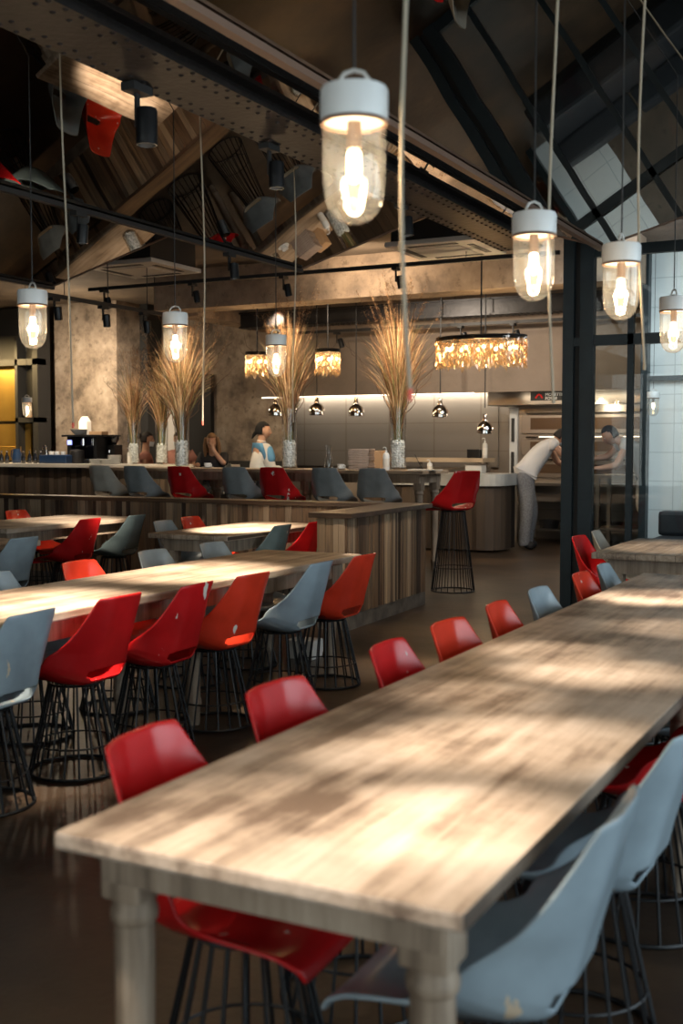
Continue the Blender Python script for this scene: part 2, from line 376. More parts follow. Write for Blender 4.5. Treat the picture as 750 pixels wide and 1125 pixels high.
# ---------------------------------------------------------------- setting
def struct(name, mb, mat):
    o = mb.build(name, mat); o['kind'] = 'structure'; return o
struct('floor', MB().box(-16, 3.6, -3.2, 17.4, -.12, 0), M['floor'])
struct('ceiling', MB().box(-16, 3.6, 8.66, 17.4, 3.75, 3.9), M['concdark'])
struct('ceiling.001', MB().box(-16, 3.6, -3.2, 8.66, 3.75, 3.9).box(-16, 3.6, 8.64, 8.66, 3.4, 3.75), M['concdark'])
struct('wall_back', MB().box(-16, 3.6, 17.2, 17.4, 0, 4.2), M['conc2'])
struct('wall_left', MB().box(-16.2, -16, -3.2, 17.4, 0, 4.3), M['conc'])
# right and rear walls carry large steel windows
def window_wall(n, axis, pos, a0, a1, name, wins, th=.2):
    mb = MB()
    def seg(u0, u1, z0, z1):
        if axis == 'X': mb.box(pos, pos + th, u0, u1, z0, z1)
        else: mb.box(u0, u1, pos - th, pos, z0, z1)
    seg(a0, a1, 0, .6); seg(a0, a1, 2.9, 4.3)
    cur = a0
    for w0, w1 in wins: seg(cur, w0, .6, 2.9); cur = w1
    seg(cur, a1, .6, 2.9)
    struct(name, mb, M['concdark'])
    for i, (w0, w1) in enumerate(wins):
        f = MB(); g = MB()
        k = 4
        for j in range(k + 1):
            u = w0 + (w1 - w0) * j / k
            if axis == 'X': f.box(pos + .05, pos + .11, max(w0, u - .03), min(w1, u + .03), .6, 2.9)
            else: f.box(max(w0, u - .03), min(w1, u + .03), pos - .11, pos - .05, .6, 2.9)
        for z in (.6, 2.1, 2.84):
            if axis == 'X': f.box(pos + .05, pos + .11, w0, w1, z, z + .06)
            else: f.box(w0, w1, pos - .11, pos - .05, z, z + .06)
        fr = f.build('window_%d' % (n + i), M['steelgreen']); fr['kind'] = 'structure'
        if axis == 'X': g.box(pos + .078, pos + .082, w0, w1, .6, 2.9)
        else: g.box(w0, w1, pos - .082, pos - .078, .6, 2.9)
        g.build('window_pane', M['pane'], fr)
window_wall(1, 'X', 3.1, -3.2, 17.4, 'wall_right', [(-1.6, 2.8), (3.3, 7.8)])
window_wall(3, 'Y', -3.0, -16, 3.3, 'wall_front', [(-6, -2.2), (-1.7, 1.9)])

# plastered back walls, column and recess on the left
struct('wall_concrete', MB().box(-12.88, -11.6, 14.6, 15.2, 0, 3.75), M['conc'])
struct('wall_recess', MB().box(-11.6, -9.08, 15.6, 15.8, 0, 3.75), M['conc'])
struct('trim_1', MB().box(-11.6, -11.45, 15.2, 15.6, 0, 3.75).box(-11.02, -10.42, 15.5, 15.6, 0, 2.6).box(-10.40, -9.05, 15.4, 15.6, 0, 1.2), M['blackmatte'])
struct('trim_2', MB().box(-11.40, -11.05, 15.56, 15.6, .9, 2.05), M['offwhite'])
# kitchen bulkhead, splashback
struct('wall_bulkhead', MB().box(-9.5, 3.0, 15.4, 15.55, 2.2, 3.75), M['conc2'])
struct('wall_splashback', MB().box(-11.6, -6.1, 17.12, 17.2, 1.1, 2.6).box(-6.1, 3.0, 17.15, 17.2, 0, 2.6), M['steeltile'])
o = MB().box(-9.4, -5.87, 15.42, 15.46, 2.185, 2.199).build('led_strip', M['led']); tag(o, 'warm glowing light strip under the kitchen bulkhead', 'light strip')
area('led_glow', (-7.7, 16.75, 2.3), (0, .8, -.6), 4.4, .08, 22, (1.0, .84, .64))
area('led_glow_oven', (-4.6, 15.7, 2.15), (0, .5, -.85), 1.6, .1, 2.2, (1.0, .84, .62))
# concrete ceiling beam and riveted girder beyond the mirrors
struct('trim_3', MB().box(-9.3, -2.9, 12.5, 12.95, 3.24, 3.75), M['beamconc'])
struct('trim_4', MB().box(-9.3, -8.9, 12.95, 15.6, 3.2, 3.75), M['beamconc'])

def riveted_girder(name, a, b, axis, z0, z1, w, label):
    """I-girder with rivet rows on flanges"""
    t = thing(name, ((a[0] + b[0]) / 2, (a[1] + b[1]) / 2, z0), label, 'girder')
    cx, cy = t.location[0], t.location[1]
    Lh = (b[1] - a[1]) / 2 if axis == 'Y' else (b[0] - a[0]) / 2
    def bx(mb, c0, c1, zz0, zz1, e0=-Lh, e1=Lh):
        if axis == 'Y': mb.box(c0, c1, e0, e1, zz0, zz1)
        else: mb.box(e0, e1, c0, c1, zz0, zz1)
    H = z1 - z0
    mb = MB(); bx(mb, -w / 2, w / 2, 0, .02); bx(mb, -w / 2 + .03, w / 2 - .03, .02, .032); mb.build('bottom_flange', M['girder'], t)
    mb = MB(); bx(mb, -w / 2, w / 2, H - .02, H); mb.build('top_flange', M['girder'], t)
    mb = MB(); bx(mb, -.008, .008, .032, H - .02)
    bx(mb, -.075, .075, .032, .045); bx(mb, -w * .32, -w * .24, .032, H - .02); bx(mb, w * .24, w * .32, .032, H - .02); mb.build('web', M['girder'], t)
    rv = MB(); n = int(2 * Lh / .085)
    for i in range(n):
        u = -Lh + .04 + i * .085
        for c in (-w / 2 + .018, -w / 2 + .075, w / 2 - .075, w / 2 - .018):
            p = (c, u, -.0) if axis == 'Y' else (u, c, 0)
            rv.lathe([(0.0, -.009), (.010, -.005), (.013, .001)], p, 6, cap=False)
    tag(rv.build('rivets', M['girder'], t, True), kind='stuff')
    return t
riveted_girder('riveted_girder', (-2.86, -2.5), (-2.86, 8.55), 'Y', 2.955, 3.05, .34, 'dark riveted iron girder running along the mirrored ceiling ridge')
riveted_girder('riveted_girder', (-8.9, 14.1), (-2.4, 14.1), 'X', 3.12, 3.34, .26, 'riveted girder behind the concrete beam above the kitchen')

# folded mirrored ceiling
KS = .88; YE = 8.60
XS = [(-16, 3.0)] + [(x * KS, 1.45 + (z - 1.45) * KS) for x, z in [(-15.0, 3.19), (-13.4, 3.62), (-11.8, 3.19), (-10.2, 3.62), (-8.65, 3.19), (-7.08, 3.61), (-5.52, 3.16), (-4.0, 3.60), (-2.57, 3.14), (-1.02, 3.58), (.5, 3.14), (2.0, 3.58)]] + [(3.1, 3.0)]
def ceilz(x):
    for (xa, za), (xb, zb) in zip(XS, XS[1:]):
        if xa <= x <= xb: return za + (zb - za) * (x - xa) / (xb - xa)
mc = thing('mirrored_ceiling', (0, YE, 2.95), 'folded ceiling of bronze mirror panels reflecting tables, chairs and steel frames', 'mirrored ceiling')
def strip(xa, za, xb, zb, y0, y1, h0, h1, name, mat):
    t = MB()
    t.add([(xa, y0, za + h0), (xb, y0, zb + h0), (xb, y1, zb + h0), (xa, y1, za + h0), (xa, y0, za + h1), (xb, y0, zb + h1), (xb, y1, zb + h1), (xa, y1, za + h1)],
          [(0, 1, 2, 3), (7, 6, 5, 4), (0, 4, 5, 1), (1, 5, 6, 2), (2, 6, 7, 3), (3, 7, 4, 0)])
    t.v = [(v[0], v[1] - YE, v[2] - 2.95) for v in t.v]
    return t.build(name, mat, mc)
for (xa, za), (xb, zb) in zip(XS, XS[1:]):
    strip(xa + .001, za, xb - .001, zb, -2.9, YE, 0, .03, 'mirror_panel', M['mirror'])
    strip(xa, za, xb, zb, YE + .002, YE + .02, -.007, .03, 'end_frame', M['trim'])
for k, (x, z) in enumerate(XS[1:-1]):
    if k % 2 == 0:
        e = MB().box(x - .022, x + .022, -2.9 - YE, .02, z - .03 - 2.95, z - .001 - 2.95).build('edge_trim', M['trim'] if x > -3 else M['blackmatte'], mc)
        if x > -3: e['label'] = 'brown edge trim'

# ---------------------------------------------------------------- tables
def turned_leg(mb, x, y, h, s=.105, block=.22):
    mb.bevbox(x - s / 2, x + s / 2, y - s / 2, y + s / 2, h - block, h, .006)
    r = s / 2
    mb.lathe([(r * .66, 0), (r * .74, .03), (r * .74, .09), (r * .9, .105), (r * .9, .13), (r * .76, .145), (r * .82, .30 * h / .7), (r * .88, h - block - .09),
              (r * .86, h - block - .05), (r * .99, h - block - .044), (r * 1.03, h - block - .034), (r * 1.02, h - block - .024), (r * .92, h - block - .014), (r * .96, h - block + .01)], (x, y, 0), 20)
def make_table(name, x0, x1, y0, y1, z, legsy, label, th=.04, s=.10, block=.18, group=None, ov=.09, mats=('table', 'tablex', 'leg'), aph=.10):
    cx, cy = (x0 + x1) / 2, (y0 + y1) / 2
    t = thing(name, (cx, cy, 0), label, 'table', group)
    a, b = (x1 - x0) / 2, (y1 - y0) / 2
    alongY = b > a
    e = .0
    tt = MB().box(-a, a, -b, b, z - th, z, bev=.007).build('tabletop', M[mats[0]] if alongY else M[mats[1]], t)
    if mats[0] == 'tablefront':   # long edges darker than the top
        tt.data.materials.append(M['edgewood'])
        for p in tt.data.polygons:
            if abs(p.normal.x) > .9: p.material_index = 1
    ap = MB(); ia, ib = a - ov, b - ov; az1 = z - th; az0 = az1 - aph
    ap.box(-ia, -ia + .028, -ib, ib, az0, az1); ap.box(ia - .028, ia, -ib, ib, az0, az1); ap.box(-ia + .028, ia - .028, -ib, -ib + .028, az0, az1); ap.box(-ia + .028, ia - .028, ib - .028, ib, az0, az1)
    ap.build('apron', M['leg'], t)
    for y in legsy:
        for sx in (-1, 1):
            m = MB(); turned_leg(m, 0, 0, z - th, s, block)
            m.build('leg', M['leg'], t, True, loc=(sx * (ia - s / 2 + .008), y - cy, 0))
    return t
make_table('communal_table', -1.40, -.605, 1.565, 6.30, .75, [1.675, 3.75, 6.2], 'long worn oak table in the foreground with turned legs', th=.033, s=.088, block=.105, ov=.06, aph=.068, mats=('tablefront', 'tablex', 'leg'))
make_table('communal_table', -3.98, -3.25, 3.2, 6.55, .75, [3.4, 4.85, 6.36], 'long oak table in the middle row lined with red and grey chairs')
make_table('communal_table', -7.75, -6.85, 7.15, 8.98, .75, [7.3, 8.8], 'lit oak table at the far left by the slatted partition')
make_table('communal_table', -6.7, -5.83, 3.9, 6.43, .75, [4.1, 6.25], 'oak table at the left edge behind the middle row')
make_table('communal_table', -5.55, -4.80, 7.35, 8.95, .75, [7.5, 8.8], 'short oak table just in front of the slatted partition corner')
make_table('communal_table', -1.97, -1.15, 7.34, 8.67, .75, [7.49, 8.52], 'oak table at the right beside the glass partition')

# ---------------------------------------------------------------- chairs
def shell_mesh():
    """moulded shell facing +x: rows from the top of the back to the seat front"""
    # x, z, half width, side dx (edge moves forward), side dz (edge rises)
    P = [(-.285, .805, .142, .020, -.004), (-.268, .73, .166, .045, .0), (-.250, .66, .188, .07, .004), (-.232, .60, .207, .095, .012), (-.218, .55, .216, .125, .028),
         (-.208, .51, .230, .15, .045), (-.202, .485, .236, .16, .055), (-.192, .455, .240, .16, .070), (-.165, .425, .243, .14, .085), (-.12, .412, .246, .11, .085), (-.05, .41, .246, .07, .072),
         (.03, .416, .242, .04, .055), (.11, .424, .234, .02, .036), (.18, .425, .222, .005, .02), (.225, .412, .21, 0, .01), (.24, .392, .20, 0, .004)]
    # refine the rows
    rows = []
    for i in range(len(P) - 1):
        for k in range(3):
            t = k / 3; rows.append((i + t, tuple(P[i][j] * (1 - t) + P[i + 1][j] * t for j in range(5))))
    rows.append((len(P) - 1, P[-1]))
    nu = 24; vs = []; fs = []; idx = []
    for i, (k, (x, z, w, dx, dz)) in enumerate(rows):
        for u in range(nu + 1):
            s = -1 + 2 * u / nu
            c = abs(s) ** 2.2; c2 = max(0, (abs(s) - .35) / .65) ** 1.6
            lip = .012 if abs(s) > .96 else 0
            vs.append((x + dx * c2, s * w, z + dz * c2 - (0.0)))
        idx.append(k)
    for i in range(len(rows) - 1):
        for u in range(nu):
            s = -1 + 2 * (u + .5) / nu; k = idx[i]
            if 5.95 < k < 7.6 and abs(s) < (.5 if 6.2 < k < 7.3 else .42): continue
            a = i * (nu + 1) + u; fs.append((a, a + 1, a + nu + 2, a + nu + 1))
    return vs, fs
def make_chair(kind='chair'):
    H = 0 if kind == 'chair' else .40
    t = thing('shell_chair' if kind == 'chair' else 'bar_stool', (0, 0, 0), 'x', 'chair' if kind == 'chair' else 'bar stool')
    vs, fs = shell_mesh()
    me = bpy.data.meshes.new('seat_shell'); me.from_pydata([(v[0], v[1], v[2] + H) for v in vs], [], fs)
    me.materials.append(M['red'])
    for p in me.polygons: p.use_smooth = True
    o = bpy.data.objects.new('seat_shell', me); COL.objects.link(o)
    md = o.modifiers.new('thick', 'SOLIDIFY'); md.thickness = .011; md.offset = 0
    md = o.modifiers.new('sub', 'SUBSURF'); md.levels = 1; md.render_levels = 1
    dg = bpy.context.evaluated_depsgraph_get(); me2 = bpy.data.meshes.new_from_object(o.evaluated_get(dg)); o.modifiers.clear(); o.data = me2; me2.name = 'seat_shell'
    for p in me2.polygons: p.use_smooth = True
    o.parent = t
    zt = .397 + H; rt, rb = .115, (.205 if kind == 'chair' else .215); n = 20
    MB().lathe([(.09, 0), (.09, .008), (.02, .010)], (-.0, 0, zt + .001), 20).build('mounting_plate', M['black'], t)
    MB().ring((0, 0, zt), rt, .0055).build('top_ring', M['black'], t, True)
    MB().ring((0, 0, .007), rb, .007, 40).build('base_ring', M['black'], t, True)
    f = .33 if kind == 'chair' else .30
    MB().ring((0, 0, zt * f), rb + (rt - rb) * f, .0045, 36).build('brace_ring', M['black'], t, True)
    rod = None
    for k in range(n):
        if rod is None: rod = MB().tube([(rt, 0, zt), (rb, 0, .007)], .005, 5).build('wire_rod', M['black'], t, True); q = rod
        else: q = rod.copy(); COL.objects.link(q)
        q.parent = t; q.rotation_euler = (0, 0, 2 * math.pi * (k + .5) / n)
    return t
CH = make_chair('chair'); ST = make_chair('stool')
used = {'c': False, 's': False}
def place(proto, x, y, deg, mat, label, group=None, z=0):
    key = 'c' if proto is CH else 's'
    o = proto if not used[key] else copy_tree(proto)
    if used[key] is False: used[key] = True
    o.location = (x, y, z); o.rotation_euler = (0, 0, R(deg)); o['label'] = label
    if 'group' in o: del o['group']
    if group: o['group'] = group
    for c in o.children:
        if c.name.startswith('seat_shell'):
            c.material_slots[0].link = 'OBJECT'; c.material_slots[0].material = M[mat]
    return o
B = .275
gF = 'chairs along the left side of the foreground table'
for i, (y, mat, lab, dr) in enumerate([
        (2.10, 'red', 'red shell chair nearest the camera on the left of the foreground table', 4), (2.66, 'red', 'second red shell chair along the left of the foreground table', -3),
        (3.40, 'red', 'third red shell chair along the left of the foreground table, faded back', 2), (3.90, 'orange', 'fourth red shell chair along the foreground table, brightly lit back', -4),
        (4.46, 'orange', 'fifth red shell chair along the foreground table, before the grey one', 3), (5.00, 'blue', 'grey-blue shell chair between red chairs at the foreground table', 0),
        (5.70, 'orange', 'red shell chair beside the dark post at the foreground table', 0), (6.17, 'blue', 'grey shell chair at the far end of the foreground table', 3)]):
    place(CH, -1.59 + B, y - .02, dr, mat, lab, gF)
gG = 'chairs on the right side of the foreground table'
for y, mat, lab, dr in [(2.03, 'blue', 'large pale blue-grey chair at the bottom right of the picture', 182), (2.70, 'blue', 'pale blue-grey chair cut by the right picture edge, orange-worn rim', 178),
                        (3.45, 'red', 'red chair pushed under the right side of the foreground table', 180), (4.2, 'blue', 'grey chair far along the right side of the foreground table', 180)]:
    place(CH, -.48 - B, y, dr, mat, lab, gG)
gM = 'chairs on the near side of the middle table'
for x, y, mat, lab, dr in [(-3.10, 3.36, 'blue', 'blue-grey chair at the left edge by the middle table', 184), (-3.10, 3.93, 'red', 'large smooth red chair at the middle table near side', 179),
                        (-3.05, 4.42, 'red', 'scratched red chair second along the middle table near side', 183), (-3.03, 4.92, 'orange', 'lit red chair in the centre of the middle table near side', 176),
                        (-3.0, 5.56, 'blue', 'pale blue-grey chair between two red ones, middle table near side', 182), (-2.98, 6.08, 'orange', 'red chair at the right end of the middle table near side', 179)]:
    place(CH, x - B, y, dr, mat, lab, gM)
gN = 'chairs on the far side of the middle table'
for x, y, mat, lab in [(-4.25, 4.3, 'blue', 'pale grey chair back at the left edge, far side of middle table'), (-4.25, 4.98, 'orange', 'lit red chair back just over the middle table far edge'),
                       (-4.29, 5.71, 'grey', 'grey chair back on the middle table far side, beside the red one'), (-4.28, 6.35, 'grey', 'grey chair back at the right end of the middle table far side')]:
    place(CH, x + B, y, 0, mat, lab, gN)
place(CH, -6.60 - B, 7.93, 180, 'red', 'dark red chair at the far left lit table, seen from behind', 'chairs around the far left table')
place(CH, -6.57 - B, 8.54, 184, 'teal', 'dark teal-grey chair at the far left table, beside the red one', 'chairs around the far left table')
place(CH, -8.14 + B, 8.61, 0, 'orange', 'lit red chair on the far side of the far left table', 'chairs around the far left table')
place(CH, -5.67 - B, 6.10, 180, 'blue', 'blue-grey chair at the left edge table behind the middle row', 'chairs at the left edge table')
place(CH, -5.67 - B, 5.40, 180, 'red', 'red chair just outside the left frame edge at the left table', 'chairs at the left edge table')
place(CH, -5.89 + B, 8.01, 3, 'grey', 'light grey chair left of the short table by the partition', 'chairs around the short table')
place(CH, -6.0 + B, 8.56, 0, 'orange', 'lit red chair left of the short table by the partition', 'chairs around the short table')
place(CH, -4.69 - B, 8.03, 180, 'teal', 'dark teal chair on the right side of the short table', 'chairs around the short table')
place(CH, -4.64 - B, 8.50, 182, 'red', 'dark red chair on the right side of the short table', 'chairs around the short table')
place(CH, -2.25 + B, 7.98, -4, 'red', 'red chair at the right table in front of the glass partition', 'chairs at the right table')
place(CH, -2.27 + B, 8.56, 4, 'cream', 'pale grey chair at the right table in front of the glass', 'chairs at the right table')
# high stools
SY = 11.28
def atY(px, Y): # x of an image column on the plane of depth Y (pixel frame of the photo)
    a = R(27.4); t = (px - 375) / 1254.0
    return Y * (-math.sin(a) + t * math.cos(a)) / (math.cos(a) + t * math.sin(a))
gS = 'bar stools along the high table'
for px, mat, lab in [(122, 'cream', 'cream bar stool at the left end of the high table'), (160, 'grey', 'slate grey bar stool beside the cream one'), (208, 'red', 'red bar stool behind the slatted partition, left one'),
                     (268, 'grey', 'grey bar stool between the two red ones at the high table'), (309, 'red', 'red bar stool in front of the man with the cap'), (366, 'grey', 'grey bar stool in front of the glass carafe'),
                     (416, 'grey', 'grey bar stool in front of the soap dispenser and vase')]:
    place(ST, atY(px, SY), SY, 96 if px < 400 else 100, {'teal': 'teal'}.get(mat, mat), lab, gS)
place(ST, -4.22, 10.55, 143, 'red', 'red bar stool standing free at the right end of the high table')

# ---------------------------------------------------------------- slatted partition and bar
def slats(mb, axis, a0, a1, pos, z0, z1, out, w=.062):
    u = a0; k = 0
    while u < a1 - .01:
        ww = min(w * rnd.uniform(.7, 1.25), a1 - u); d = rnd.uniform(.008, .026)
        if axis == 'X': mb.box(u + .0015, u + ww - .0015, min(pos, pos + out * d), max(pos, pos + out * d), z0, z1)
        else: mb.box(min(pos, pos + out * d), max(pos, pos + out * d), u + .0015, u + ww - .0015, z0, z1)
        u += ww
pt = thing('slatted_partition', (-4.36, 9.4, 0), 'L-shaped low partition of weathered upright wooden slats', 'partition', None, R(2.2))
mb = MB(); mb.box(-5.9, .13, .0, .14, 0, .88); mb.box(-.0, .26, -1.5, 0.0, 0, .88); mb.build('core', M['blackmatte'], pt)
mb = MB(); slats(mb, 'X', -5.9, -.0, 0.0, .12, .88, -1); mb.build('front_slats', M['slat'], pt)
mb = MB(); slats(mb, 'X', .0, .26, -1.5, .12, .88, -1, .06); slats(mb, 'Y', -1.5, .14, .26, .12, .88, 1, .05); mb.build('end_slats', M['slat'], pt)
MB().box(.26, .275, -1.5, .14, 0, .12).box(0, .275, -1.52, -1.5, 0, .12).box(-5.9, 0, -.02, 0, 0, .12).build('kick_board', M['kick'], pt)
MB().box(-5.92, .32, -.05, .20, .88, .92, bev=.004).build('cap_rail', M['capwood'], pt)
MB().box(-.06, .32, -1.56, -.05, .88, .92, bev=.004).build('cap_rail', M['capwood'], pt)
MB().box(-10.9, -10.5, 8.6, 9.0, 0, .95, bev=.04).build('upholstered_bench', M['leather']); tag(bpy.data.objects['upholstered_bench'], 'dark bench end at the left frame edge by the partition', 'bench')

bar = thing('bar_counter', (-12.4, 13.0, 0), 'long bar counter with cream top and dark slatted front', 'counter')
MB().box(-3.0, 3.6, .05, .7, 0, 1.12).build('core', M['blackmatte'], bar)
mb = MB(); slats(mb, 'X', -3.0, 3.6, .05, .05, 1.12, -1, .09); mb.build('front_slats', M['slatdark'], bar)
MB().box(-3.03, 3.65, -.02, .75, 1.12, 1.175, bev=.005).build('countertop', M['bartop'], bar)
# high table with four legs
HT = make_table('high_table', -9.5, -4.98, 11.55, 12.3, 1.165, [11.7, 12.15], 'long high oak table carrying the tall vases', ov=.07)
for lx in (-.85, .72):
    for ly in (-.225, .225):
        m = MB(); turned_leg(m, 0, 0, 1.12, .12, .2); m.build('leg', M['leg'], HT, True, loc=(lx, ly, 0))

# ---------------------------------------------------------------- glass partition
gp = thing('glass_partition', (-2.7, 9.76, 0), 'dark steel framed glass partition with double corner post', 'glass partition')
MB().box(-.18, -.085, -.05, .05, 0, 3.7).build('post', M['steelgreen'], gp)
MB().box(-.03, .085, -.05, .05, 0, 3.7).build('post', M['steelgreen'], gp)
MB().box(-.085, -.03, .0, .03, 0, 3.7).build('post_infill', M['blackmatte'], gp)
MB().box(-.085, -.03, -.04, .04, 2.30, 2.37).build('bracket', M['steelgreen'], gp)
MB().box(.085, 5.6, -.03, .03, 2.30, 2.39).build('transom', M['steelgreen'], gp)
MB().box(.085, 5.6, -.03, .03, 0, .10).build('bottom_rail', M['steelgreen'], gp)
MB().box(.085, 5.6, -.03, .03, 3.05, 3.14).build('top_rail', M['steelgreen'], gp)
for x in (.40, .95, 1.35, 2.1, 2.75, 4.15, 5.56):
    MB().box(x - .025, x + .025, -.03, .03, .1, 3.05).build('mullion', M['steelgreen'], gp)
px = [.07, .40, .95, 1.35, 2.1, 2.75, 4.15, 5.56]
for i in range(7):
    for z0, z1 in ((.1, 2.30), (2.39, 3.05)):
        MB().box(px[i] + .02, px[i + 1] - .02, -.005, .005, z0, z1).build('glass_pane', M['pane'], gp)

# beyond the glass: tiled wall, post, bench
struct('wall_tiled', MB().box(-3.02, -2.25, 13.7, 13.9, 0, 3.75), M['whitetile'])
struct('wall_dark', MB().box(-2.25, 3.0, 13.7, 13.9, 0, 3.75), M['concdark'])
struct('trim_5', MB().box(-3.08, -3.0, 13.55, 13.7, 0, 3.75).box(-3.0, 3.0, 13.62, 13.7, 2.20, 2.26), M['steelgreen'])
sf = thing('banquette', (-1.2, 12.6, 0), 'dark upholstered banquette beyond the glass partition', 'bench')
MB().box(-1.5, 2.5, -.35, .35, .1, .45, bev=.05).build('seat', M['leather'], sf)
for k in range(4): MB().box(-1.5 + k, -.52 + k, .22, .42, .45, .72, bev=.04).build('back_cushion', M['leather'], sf)
MB().box(-1.45, 2.45, -.3, .3, 0, .1).build('plinth', M['blackmatte'], sf)

# ---------------------------------------------------------------- pendants
def make_pendant(kind):
    t = thing('jar_pendant', (0, 0, 0), 'x', 'pendant lamp')
    MB().lathe([(.066, .126), (.069, .128), (.070, .136), (.070, .186), (.067, .193), (.03, .197), (.02, .203), (0, .203)], n=28).build('ceramic_cap', M['white'], t, True)
    MB().ring((0, 0, .123), .0665, .0045, 28).build('gasket', M['trim'], t, True)
    prof = [(.065, .126), (.0652, .08), (.064, .0), (.060, -.03), (.051, -.053), (.036, -.070), (.018, -.079), (0.001, -.081)]
    MB().lathe(prof, n=28, cap=False).build('glass_jar', M['glass'], t, True)
    MB().cyl((0, 0, .072), .015, .055, 14).build('lamp_socket', M['trim'], t, True)
    MB().lathe([(.008, .07), (.014, .064), (.0155, .03), (.012, .010), (.005, .002), (0, .001)], n=14).build('light_bulb', M['bulb'], t, True)
    MB().lathe([(.0, -.058), (.009, -.050), (.010, -.04), (.006, -.03), (0, -.028)], n=12).build('glass_tip', M['tip'], t, True)
    MB().tube([(-.028, 0, .19), (-.032, 0, .207), (-.02, 0, .224), (0, 0, .230), (.02, 0, .224), (.032, 0, .207), (.028, 0, .19)], .0045, 6).build('hanging_loop', M['offwhite'], t, True)
    MB().tube([(0, 0, 0), (0, 0, .5), (0, 0, 1)], .003, 6).build('cable', M['cable'], t, loc=(0, 0, .226))
    return t
PZ = 1.986
pend = [(-1.075, 2.13, 'largest jar pendant lamp, top centre over the foreground table'), (-1.14, 3.52, 'jar pendant lamp right of centre, second over the foreground table'),
        (-1.03, 4.2, 'jar pendant lamp third over the foreground table, before the glass'), (-1.16, 5.8, 'jar pendant lamp cut by the right picture edge'),
        (-3.80, 4.16, 'jar pendant lamp at the far left over the middle table'), (-3.74, 5.22, 'jar pendant lamp before the left grass bouquets'),
        (-3.90, 6.58, 'smallest near jar pendant lamp before the middle bouquet')]
P0 = make_pendant(0)
off_x = [.10, .055, .07, .06, .16, .14, .12]
for i, (x, y, lab) in enumerate(pend):
    o = P0 if i == 0 else copy_tree(P0)
    o.location = (x, y, PZ); o['label'] = lab; o['group'] = 'jar pendants over the tables'; o.rotation_euler.z = R(20 + 35 * i)
    for c in o.children:
        if c.name.startswith('cable'): c.scale.z = ceilz(x) - PZ - .226
    point((x, y, PZ + .03), 5)
    # loose pull cord beside every lamp
    pts = []; n = 12; top = ceilz(x + off_x[i]); bot = [1.56, 1.60, 1.74, 1.75, 1.55, 1.58, 1.62][i]
    off = [(.10, .03), (.055, .02), (.07, 0), (.06, 0), (.16, .05), (.14, .06), (.12, .03)][i]
    for k in range(n + 1):
        s = k / n; z = top + (bot - top) * s
        pts.append((x + off[0] + .012 * math.sin(s * 5 + i) + .03 * max(0, s - .6) ** 2 * (3 if i in (0, 4) else 1) * 2, y + off[1] + .01 * math.cos(s * 4 + i), z))
    c = thing('pull_cord', (pts[-1][0], pts[-1][1], bot), ['thick blurred cord hanging beside the largest jar pendant', 'pale cord hanging beside the pendant right of centre', 'pale cord beside the third foreground pendant',
        'pale cord beside the pendant at the right edge', 'curved pale cord right of the far left pendant', 'pale cord right of the pendant before the left bouquets', 'thin cord beside the smallest near pendant'][i], 'cord', 'pull cords')
    loc = c.location
    MB().tube([Vector(p) - loc for p in pts], .0045, 6).build('cord', M['cord'], c, True)
    MB().lathe([(.002, .008), (.005, .004), (.006, -.006), (.005, -.018), (.002, -.02)], (0, 0, 0), 10).build('cord_bob', M['redplastic'] if i in (0, 4, 5) else M['cord'], c, True)
# two lamps farther away
o = copy_tree(P0); o.location = (-2.85, 13.2, 1.86); o['label'] = 'small dark jar pendant before the white tiled wall'
for c in o.children:
    if c.name.startswith('cable'): c.scale.z = 3.75 - 1.86 - .226
o = copy_tree(P0); o.location = (atY(31, 12.4), 12.4, 1.93); o['label'] = 'jar pendant in front of the glowing brass panels at far left'
for c in o.children:
    if c.name.startswith('cable'): c.scale.z = 3.75 - 1.93 - .226
for o_ in (o,):
    point(tuple(o_.location + Vector((0, 0, .03))), 5)

# ---------------------------------------------------------------- tracks and spot heads
def rail(name, a, b, label):
    t = MB(); v = Vector(b) - Vector(a); c = Vector(a)
    if abs(v.x) > abs(v.y): t.box(0, v.x, -.018, .018, -.02, .02)
    else: t.box(-.018, .018, 0, v.y, -.02, .02)
    th = thing(name, a, label, 'track rail')
    t.build('rail', M['blackmatte'], th)
    n = 3
    for k in range(n):
        s = (k + .5) / n
        MB().cyl((v.x * s, v.y * s, .02), .005, 3.72 - a[2] - .02 if a[1] > 8.6 else .18, 6).build('suspension_rod', M['blackmatte'], th)
    return th
rail('track_rail', (-9.15, 11.0, 3.33), (-3.3, 11.0, 3.33), 'long black track rail across the ceiling beyond the mirrors')
rail('track_rail', (-7.8, 8.66, 2.93), (-7.8, 10.7, 2.93), 'black track rail running into the room at upper left')
rail('track_rail', (-8.6, 14.4, 3.06), (-2.9, 14.4, 3.06), 'black track rail before the kitchen bulkhead')
def spot_head(loc, direc, label, lit=False, s=1.0):
    t = thing('track_spotlight', loc, label, 'spotlight', 'black track spotlights')
    MB().box(-.03 * s, .03 * s, -.055 * s, .055 * s, -.03 * s, 0).build('adaptor', M['blackmatte'], t)
    MB().box(-.006, .006, -.012, .012, -.15 * s, -.03 * s).build('arm', M['blackmatte'], t)
    d = Vector(direc).normalized(); p = Vector((.0, 0, -.09 * s)) + d * .0 + Vector((.042 * s, 0, 0))
    MB().lathe([(.036 * s, 0), (.039 * s, .01), (.039 * s, .13 * s), (.034 * s, .13 * s), (.03 * s, .10 * s)], p, 18, axis=d).build('lamp_body', M['black'], t, True)
    MB().lathe([(.030 * s, 0), (.030 * s, .003)], p + d * .10 * s, 16, axis=d).build('lens', M['lens'] if lit else M['blackmatte'], t)
    return t
gir = 2.953
spot_head((-3.0, 3.93, gir), (.0, 0, -1), 'lit spotlight hanging below the riveted girder at upper left', True, 1.15)
spot_head((-3.0, 5.0, gir), (.0, 0, -1), 'spotlight below the riveted girder, middle one', True, 1.0)
